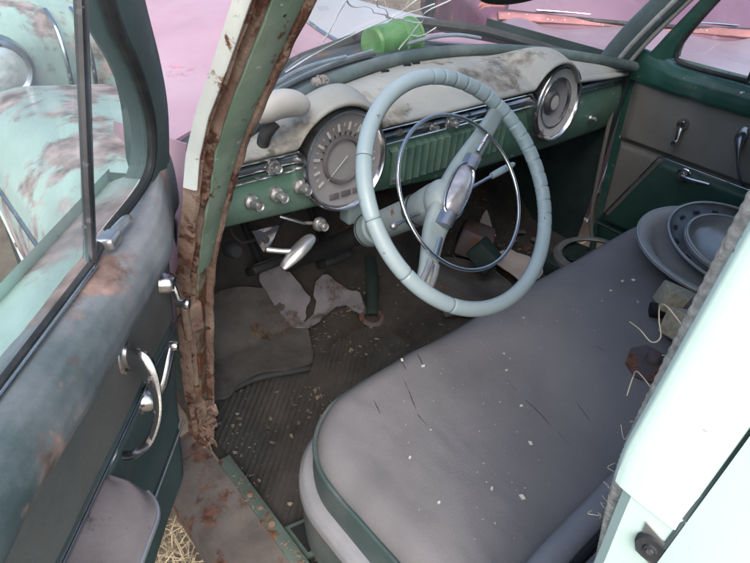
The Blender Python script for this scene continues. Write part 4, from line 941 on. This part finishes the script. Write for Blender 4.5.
# litter on floor, seat: dry bits
def litter(n, area, zf, m, name, label, size=(.003, .010)):
    b = MB()
    k = 0
    while k < n:
        x = random.uniform(area[0], area[1]); y = random.uniform(area[2], area[3])
        if random.random() > .12 + 1.6 * max(0, noise.noise(Vector((x * 7, y * 7, 3.3)))): continue
        k += 1
        L = size[0] + (size[1] - size[0]) * random.random() ** 3; w = L * random.uniform(.12, .9); q = random.uniform(.3, 1); h = random.uniform(-.4, .4)
        M_ = Matrix.Translation((x, y, zf(x, y) + .002)) @ Matrix.Rotation(random.uniform(0, 6.3), 4, 'Z') @ Matrix.Rotation(random.uniform(-.6, .6), 4, 'X')
        b.prism([M_ @ Vector(p) for p in ((-L, -w * q, 0), (L * h, -w, .0005), (L, -w * .3, .001), (L * .6, w * q, 0), (-L * .5, w, .001))], M_.to_3x3() @ Vector((0, 0, .001)))
    o = b.build(name, m, flat=True); kind(o, 'stuff'); return tag(o, label, 'litter')
litter(420, (-.77, -.1, -.12, .50), lambda x, y: floor_z(x, y) + .011, mat('floor_crumb', (.17, .145, .105), .9, var=.75, vscale=22, bump=0), 'floor_litter', 'dry grass bits and crumbs scattered over the driver floor', (.002, .008))
litter(260, (.1, .68, -.0, .62), lambda x, y: floor_z(x, y) + .012, mat('grey_litter', (.10, .09, .085), .9, var=.6, vscale=30, bump=0), 'footwell_litter', 'grey dirt crumbs scattered over the passenger footwell', (.004, .018))
litter(150, (-.80, -.775, -.4, .12), lambda x, y: .396, RUST, 'sill_litter', 'rust flakes and crumbs lying along the door sill', (.002, .006))
litter(170, (-.72, .0, -.42, -.10), lambda x, y: seat_top(x, y) - .002, mat('seat_crumb', (.36, .34, .33), .9, var=.3, vscale=40, bump=0), 'seat_litter', 'fine pale crumbs scattered over the driver half of the grey seat', (.0005, .0022))
for i, (x, y, s) in enumerate([(a_, b_, c_ * .55) for a_, b_, c_ in [(.041, -.174, .009), (.076, -.184, .008), (.001, -.234, .006), (-.021, -.18, .005), (-.431, -.256, .006), (-.481, -.313, .007), (-.569, -.364, .009), (-.535, -.066, .006), (-.515, -.10, .007), (-.39, -.19, .005), (-.36, -.16, .0045), (-.60, -.33, .006), (-.66, -.22, .005), (-.25, -.12, .005), (-.68, -.30, .005)]]):
    b = MB(); M_ = Matrix.Translation((x, y, seat_top(x, y) + .001)) @ Matrix.Rotation(random.uniform(0, 6), 4, 'Z') @ Matrix.Rotation(random.uniform(-.25, .25), 4, 'X')
    b.prism([M_ @ Vector(p) for p in ((-s, -s * .5, 0), (s * .7, -s * .6, 0), (s, s * .4, 0), (-s * .5, s * .55, 0))], (0, 0, .002))
    tag(b.build('paint_flake', FLAKE, flat=True), 'pale paint flake lying on the grey seat cushion', 'paint flake', 'paint flakes on the seat')

# ================================================================== surroundings
g = MB().grid(lambda u, v: (lambda x, y: Vector((x, y, .03 * noise.noise(Vector((x * .7, y * .7, 0))) * (1 if abs(x) < 30 else 0))))(-60 + 120 * (u * u * (3 - 2 * u)), -60 + 120 * (v * v * (3 - 2 * v))), 160, 160).build('ground', SOIL); kind(g, 'structure')
b = MB()
for i in range(5200):
    near = i < 3600
    x, y = (random.uniform(-1.35, -.80), random.uniform(-.4, .6)) if near else (random.uniform(-4, 5), random.uniform(-1, 7))
    a = random.uniform(0, 6.3); L = random.uniform(.02, .09) if near else random.uniform(.05, .2); d = Vector((math.cos(a), math.sin(a), random.uniform(-.05, .6))); w = .0016 if near else .004
    p = Vector((x, y, random.uniform(.0, .05))); sdv = Vector((-d.y, d.x, .2)).normalized() * w
    b.add([p - sdv, p + sdv, p + d * L * .6 + sdv * .8 + Vector((0, 0, .006)), p + d * L * .6 - sdv * .8 + Vector((0, 0, .006)), p + d * L], [(0, 1, 2, 3), (3, 2, 4)])
o = b.build('dry_grass', STRAW, flat=True); kind(o, 'stuff'); tag(o, 'dry straw and dead grass strewn over the ground beside the sill', 'grass')

# neighbouring mint car, nose towards us, seen through the driver door glass
nb = empty('parked_mint_car', (-.35, 3.6, 0), 'pale mint old car parked nose to nose ahead, seen through the door glass', 'car')
def nose(u, v):
    x = -.95 + u * 1.9; a = v
    lamp = math.exp(-((abs(x) - .66) / .22) ** 2)
    prof = [(1.5, .96 + .02 * lamp), (.9, .95), (.35, .90 + .03 * lamp), (.12, .84 + .04 * lamp), (.02, .74 + .05 * lamp), (.0, .6), (.02, .42)]
    k = v * 6; i = min(int(k), 5); w = k - i
    y = prof[i][0] + (prof[i + 1][0] - prof[i][0]) * w; z = prof[i][1] + (prof[i + 1][1] - prof[i][1]) * w
    return Vector((-.03 + x, 2.16 + y - .10 * lamp * sm(.2, .7, v) + .25 * sm(.8, .95, abs(x)), z))
MB().grid(nose, 60, 30).build('body', MINTW, nb, .004)
MB().box((-.95, 3.6, .35), (.88, 6.2, .96), None, .12).build('rear_body', MINTW, nb)
MB().box((-.75, 3.9, .95), (.68, 5.6, 1.5), None, .18).build('cabin', MINTW, nb)
for x in (-.69, .63):
    c = Vector((x, 2.055, .70)); b = MB(); b.lathe([(.085, .02), (.098, .035), (.112, .03), (.118, .0), (.122, -.05)], c, (0, -1, .05), 40); h = b.build('headlight', CHROMED, nb)
    MB().lathe([(0, .036), (.05, .032), (.088, .018)], c, (0, -1, .05), 40).build('lens', LENS, h)
b = MB()
for i in range(9): 
    x = -.44 + i * .10; b.tube([(x, 2.14, .52), (x, 2.10, .66), (x, 2.13, .80), (x, 2.25, .86)], .010, 8, smooth=4)
b.build('grille', CHROME, nb)
b = MB(); b.tube([(-.98, 2.35, .5), (-.90, 2.12, .5), (-.5, 1.99, .5), (0, 1.96, .5), (.5, 1.99, .5), (.84, 2.12, .5), (.92, 2.35, .5)], .055, 12, smooth=6, flat=(1.2, .6)); b.build('bumper', ALU, nb)
for sx in (-1, 1):
    for y in (2.9, 5.4):
        b = MB(); b.lathe([(.0, -.06), (.20, -.085), (.30, -.095), (.345, -.08), (.36, -.05), (.362, 0), (.36, .05), (.345, .08), (.30, .095), (.20, .085), (0, .06)], (-.03 + sx * .82, y, .36), (1, 0, 0), 32); b.build('wheel', RUBBER, nb)
# faded maroon sedan nosed in towards the passenger side
ms = empty('parked_maroon_car', (2.4, 1.05, 0), 'faded maroon old car nosed in close, beyond the passenger side windows', 'car')
MT = Matrix.Translation((2.40, 1.05, 0)) @ Matrix.Rotation(math.atan2(-.62, .79), 4, 'Z')
mx = lambda p: MT @ Vector(p)
def mh(u, v):
    x = -.92 + 1.84 * u; e = abs(2 * u - 1); y = -1.15 + 1.15 * v
    z = .80 + .045 * math.cos(min(1, e / .62) * PI) * .5 + .045 * math.exp(-((e - .80) / .14) ** 2) - .10 * max(0, (e - .88) / .12) ** 2
    z -= .30 * sm(.22, 0, v) ** 2
    return Vector((x, y - .10 * (1 - e * e) * (1 - v) + .12 * max(0, e - .75) * (1 - v), z + .006 * noise.noise(Vector((x * 3, y * 3, 8)))))
MB(mx).grid(mh, 70, 40).build('hood', MSH, ms, .01)
b = MB(mx); b.box((-.90, -1.02, .30), (.90, -.02, .66), None, .08); b.build('front_body', PINK, ms)
b = MB(mx); b.box((-.93, 0.0, .28), (.93, 3.0, .84), None, .07); b.build('body', MAROON, ms)
b = MB(mx); b.grid(lambda u, v: Vector((-.86 + 1.72 * u, -.02 + .10 * v + .03 * math.sin(u * PI), .812 + .03 * math.sin(v * PI) + .004 * noise.noise(Vector((u * 30, v * 4, 0))))), 60, 10); b.build('cowl_panel', REDST, ms, .012)
for k in (-1, 1): MB(mx).tube([(k * .12, .06, .852), (k * .35, .07, .858), (k * .62, .09, .855)], .005, 8, smooth=5).build('wiper', CHROME, ms)
b = MB(mx); b.grid(lambda u, v: Vector(((-.78 + 1.56 * u) * (1 - .14 * v), .12 + .38 * v - .10 * math.sin(u * PI), .83 + .46 * v)), 30, 10); b.build('windshield', PURPLE, ms, .008)
b = MB(mx); b.tube([((-.80 + 1.6 * i / 16), .115 - .10 * math.sin(i / 16 * PI), .832) for i in range(17)], .012, 8); b.build('windshield_seal', RUBBER, ms)
b = MB(mx); b.box((-.72, .42, .84), (.72, 2.2, 1.40), None, .16); b.build('cabin', MAROON, ms)
for y in (-.62, 2.2):
    for x in (-.86, .86):
        b = MB(mx); b.lathe([(.0, -.06), (.20, -.085), (.30, -.095), (.345, -.08), (.36, -.05), (.362, 0), (.36, .05), (.345, .08), (.30, .095), (.20, .085), (0, .06)], (x, y, .34), (1, 0, 0), 32); b.build('wheel', RUBBER, ms)
for x in (-.66, .66):
    b = MB(mx); b.lathe([(0, .02), (.05, .03), (.09, .015), (.10, .03), (.115, .02), (.12, -.06)], (x, -1.08, .60), (0, -1, .05), 32); b.build('headlight', CHROMED, ms)
b = MB(mx); b.tube([(-.9, -1.1, .42), (-.5, -1.25, .42), (0, -1.28, .42), (.5, -1.25, .42), (.9, -1.1, .42)], .05, 12, smooth=6, flat=(1.3, .6)); b.build('bumper', CHROMED, ms)
# scrubby bushes further out
def shrub(c, R, n, label):
    t = empty('shrub', c, label, 'shrub', 'scrubby bushes behind the cars'); c = Vector(c)
    b = MB(); b.tube([c, c + Vector((.1, 0, R * .7)), c + Vector((-.05, .1, R * 1.3))], lambda q: .08 * (1 - .7 * q), 8, smooth=4); b.build('trunk', BARKM, t)
    b = MB()
    for i in range(n):
        d = Vector((random.gauss(0, 1), random.gauss(0, 1), random.gauss(0, .8))).normalized(); p = c + Vector((0, 0, R)) + d * R * random.uniform(.45, 1.) * (1 + .35 * noise.noise(d * 2.2 + c)); s = R * random.uniform(.03, .07)
        e = Vector((random.uniform(-1, 1), random.uniform(-1, 1), random.uniform(-1, 1))).normalized(); f = e.cross(d).normalized()
        b.add([p - e * s, p + f * s * .5, p + e * s, p - f * s * .5], [(0, 1, 2, 3)])
    b.build('crown', LEAFM, t, flat=True)
shrub((2.0, 9.5, 0), 1.5, 2600, 'wide dark scrubby bush behind the parked cars'); shrub((-3.5, 8.5, 0), 1.2, 1800, 'small scrubby bush beyond the mint car on the left'); shrub((8.5, 6.5, 0), 1.8, 2600, 'tall dark bush behind the purple van')

# ================================================================== camera, light, world
cam = bpy.data.cameras.new('camera'); co = bpy.data.objects.new('camera', cam); COL.objects.link(co)
fw = Vector((0.55917663, 0.5853633, -0.58708714)); rt = Vector((0.75759414, -0.64839244, 0.07508902)); up = Vector((0.33670851, 0.4867618, 0.8060337))
co.matrix_world = Matrix(((rt.x, up.x, -fw.x, -1.078), (rt.y, up.y, -fw.y, -.547), (rt.z, up.z, -fw.z, 1.414), (0, 0, 0, 1)))
cam.sensor_fit = 'HORIZONTAL'; cam.sensor_width = 36; cam.lens = 36 * 558 / 750; cam.clip_start = .01; cam.clip_end = 500
scene.camera = co
EL, AZ = math.radians(48), math.radians(222)          # azimuth measured clockwise from +Y
sun = bpy.data.lights.new('sun', 'SUN'); sun.energy = 1.2; sun.angle = math.radians(60); sun.color = (1, .97, .93)
so = bpy.data.objects.new('sun', sun); COL.objects.link(so)
dv = Vector((math.sin(AZ) * math.cos(EL), math.cos(AZ) * math.cos(EL), math.sin(EL)))
so.rotation_euler = dv.to_track_quat('Z', 'Y').to_euler(); so.location = (-3, -3, 6)
w = bpy.data.worlds.new('World'); scene.world = w; w.use_nodes = True
nt = w.node_tree; bg = nt.nodes['Background']; sky = nt.nodes.new('ShaderNodeTexSky'); sky.sky_type = 'NISHITA'; sky.sun_disc = False
sky.sun_elevation = EL; sky.sun_rotation = AZ; sky.air_density = 1.; sky.dust_density = 3.5; sky.ozone_density = 1.
nt.links.new(sky.outputs[0], bg.inputs[0]); bg.inputs[1].default_value = .15
vs = scene.view_settings; vs.view_transform = 'Standard'; vs.look = 'None'; vs.exposure = 1.3; vs.gamma = 1; vs.use_curve_mapping = False
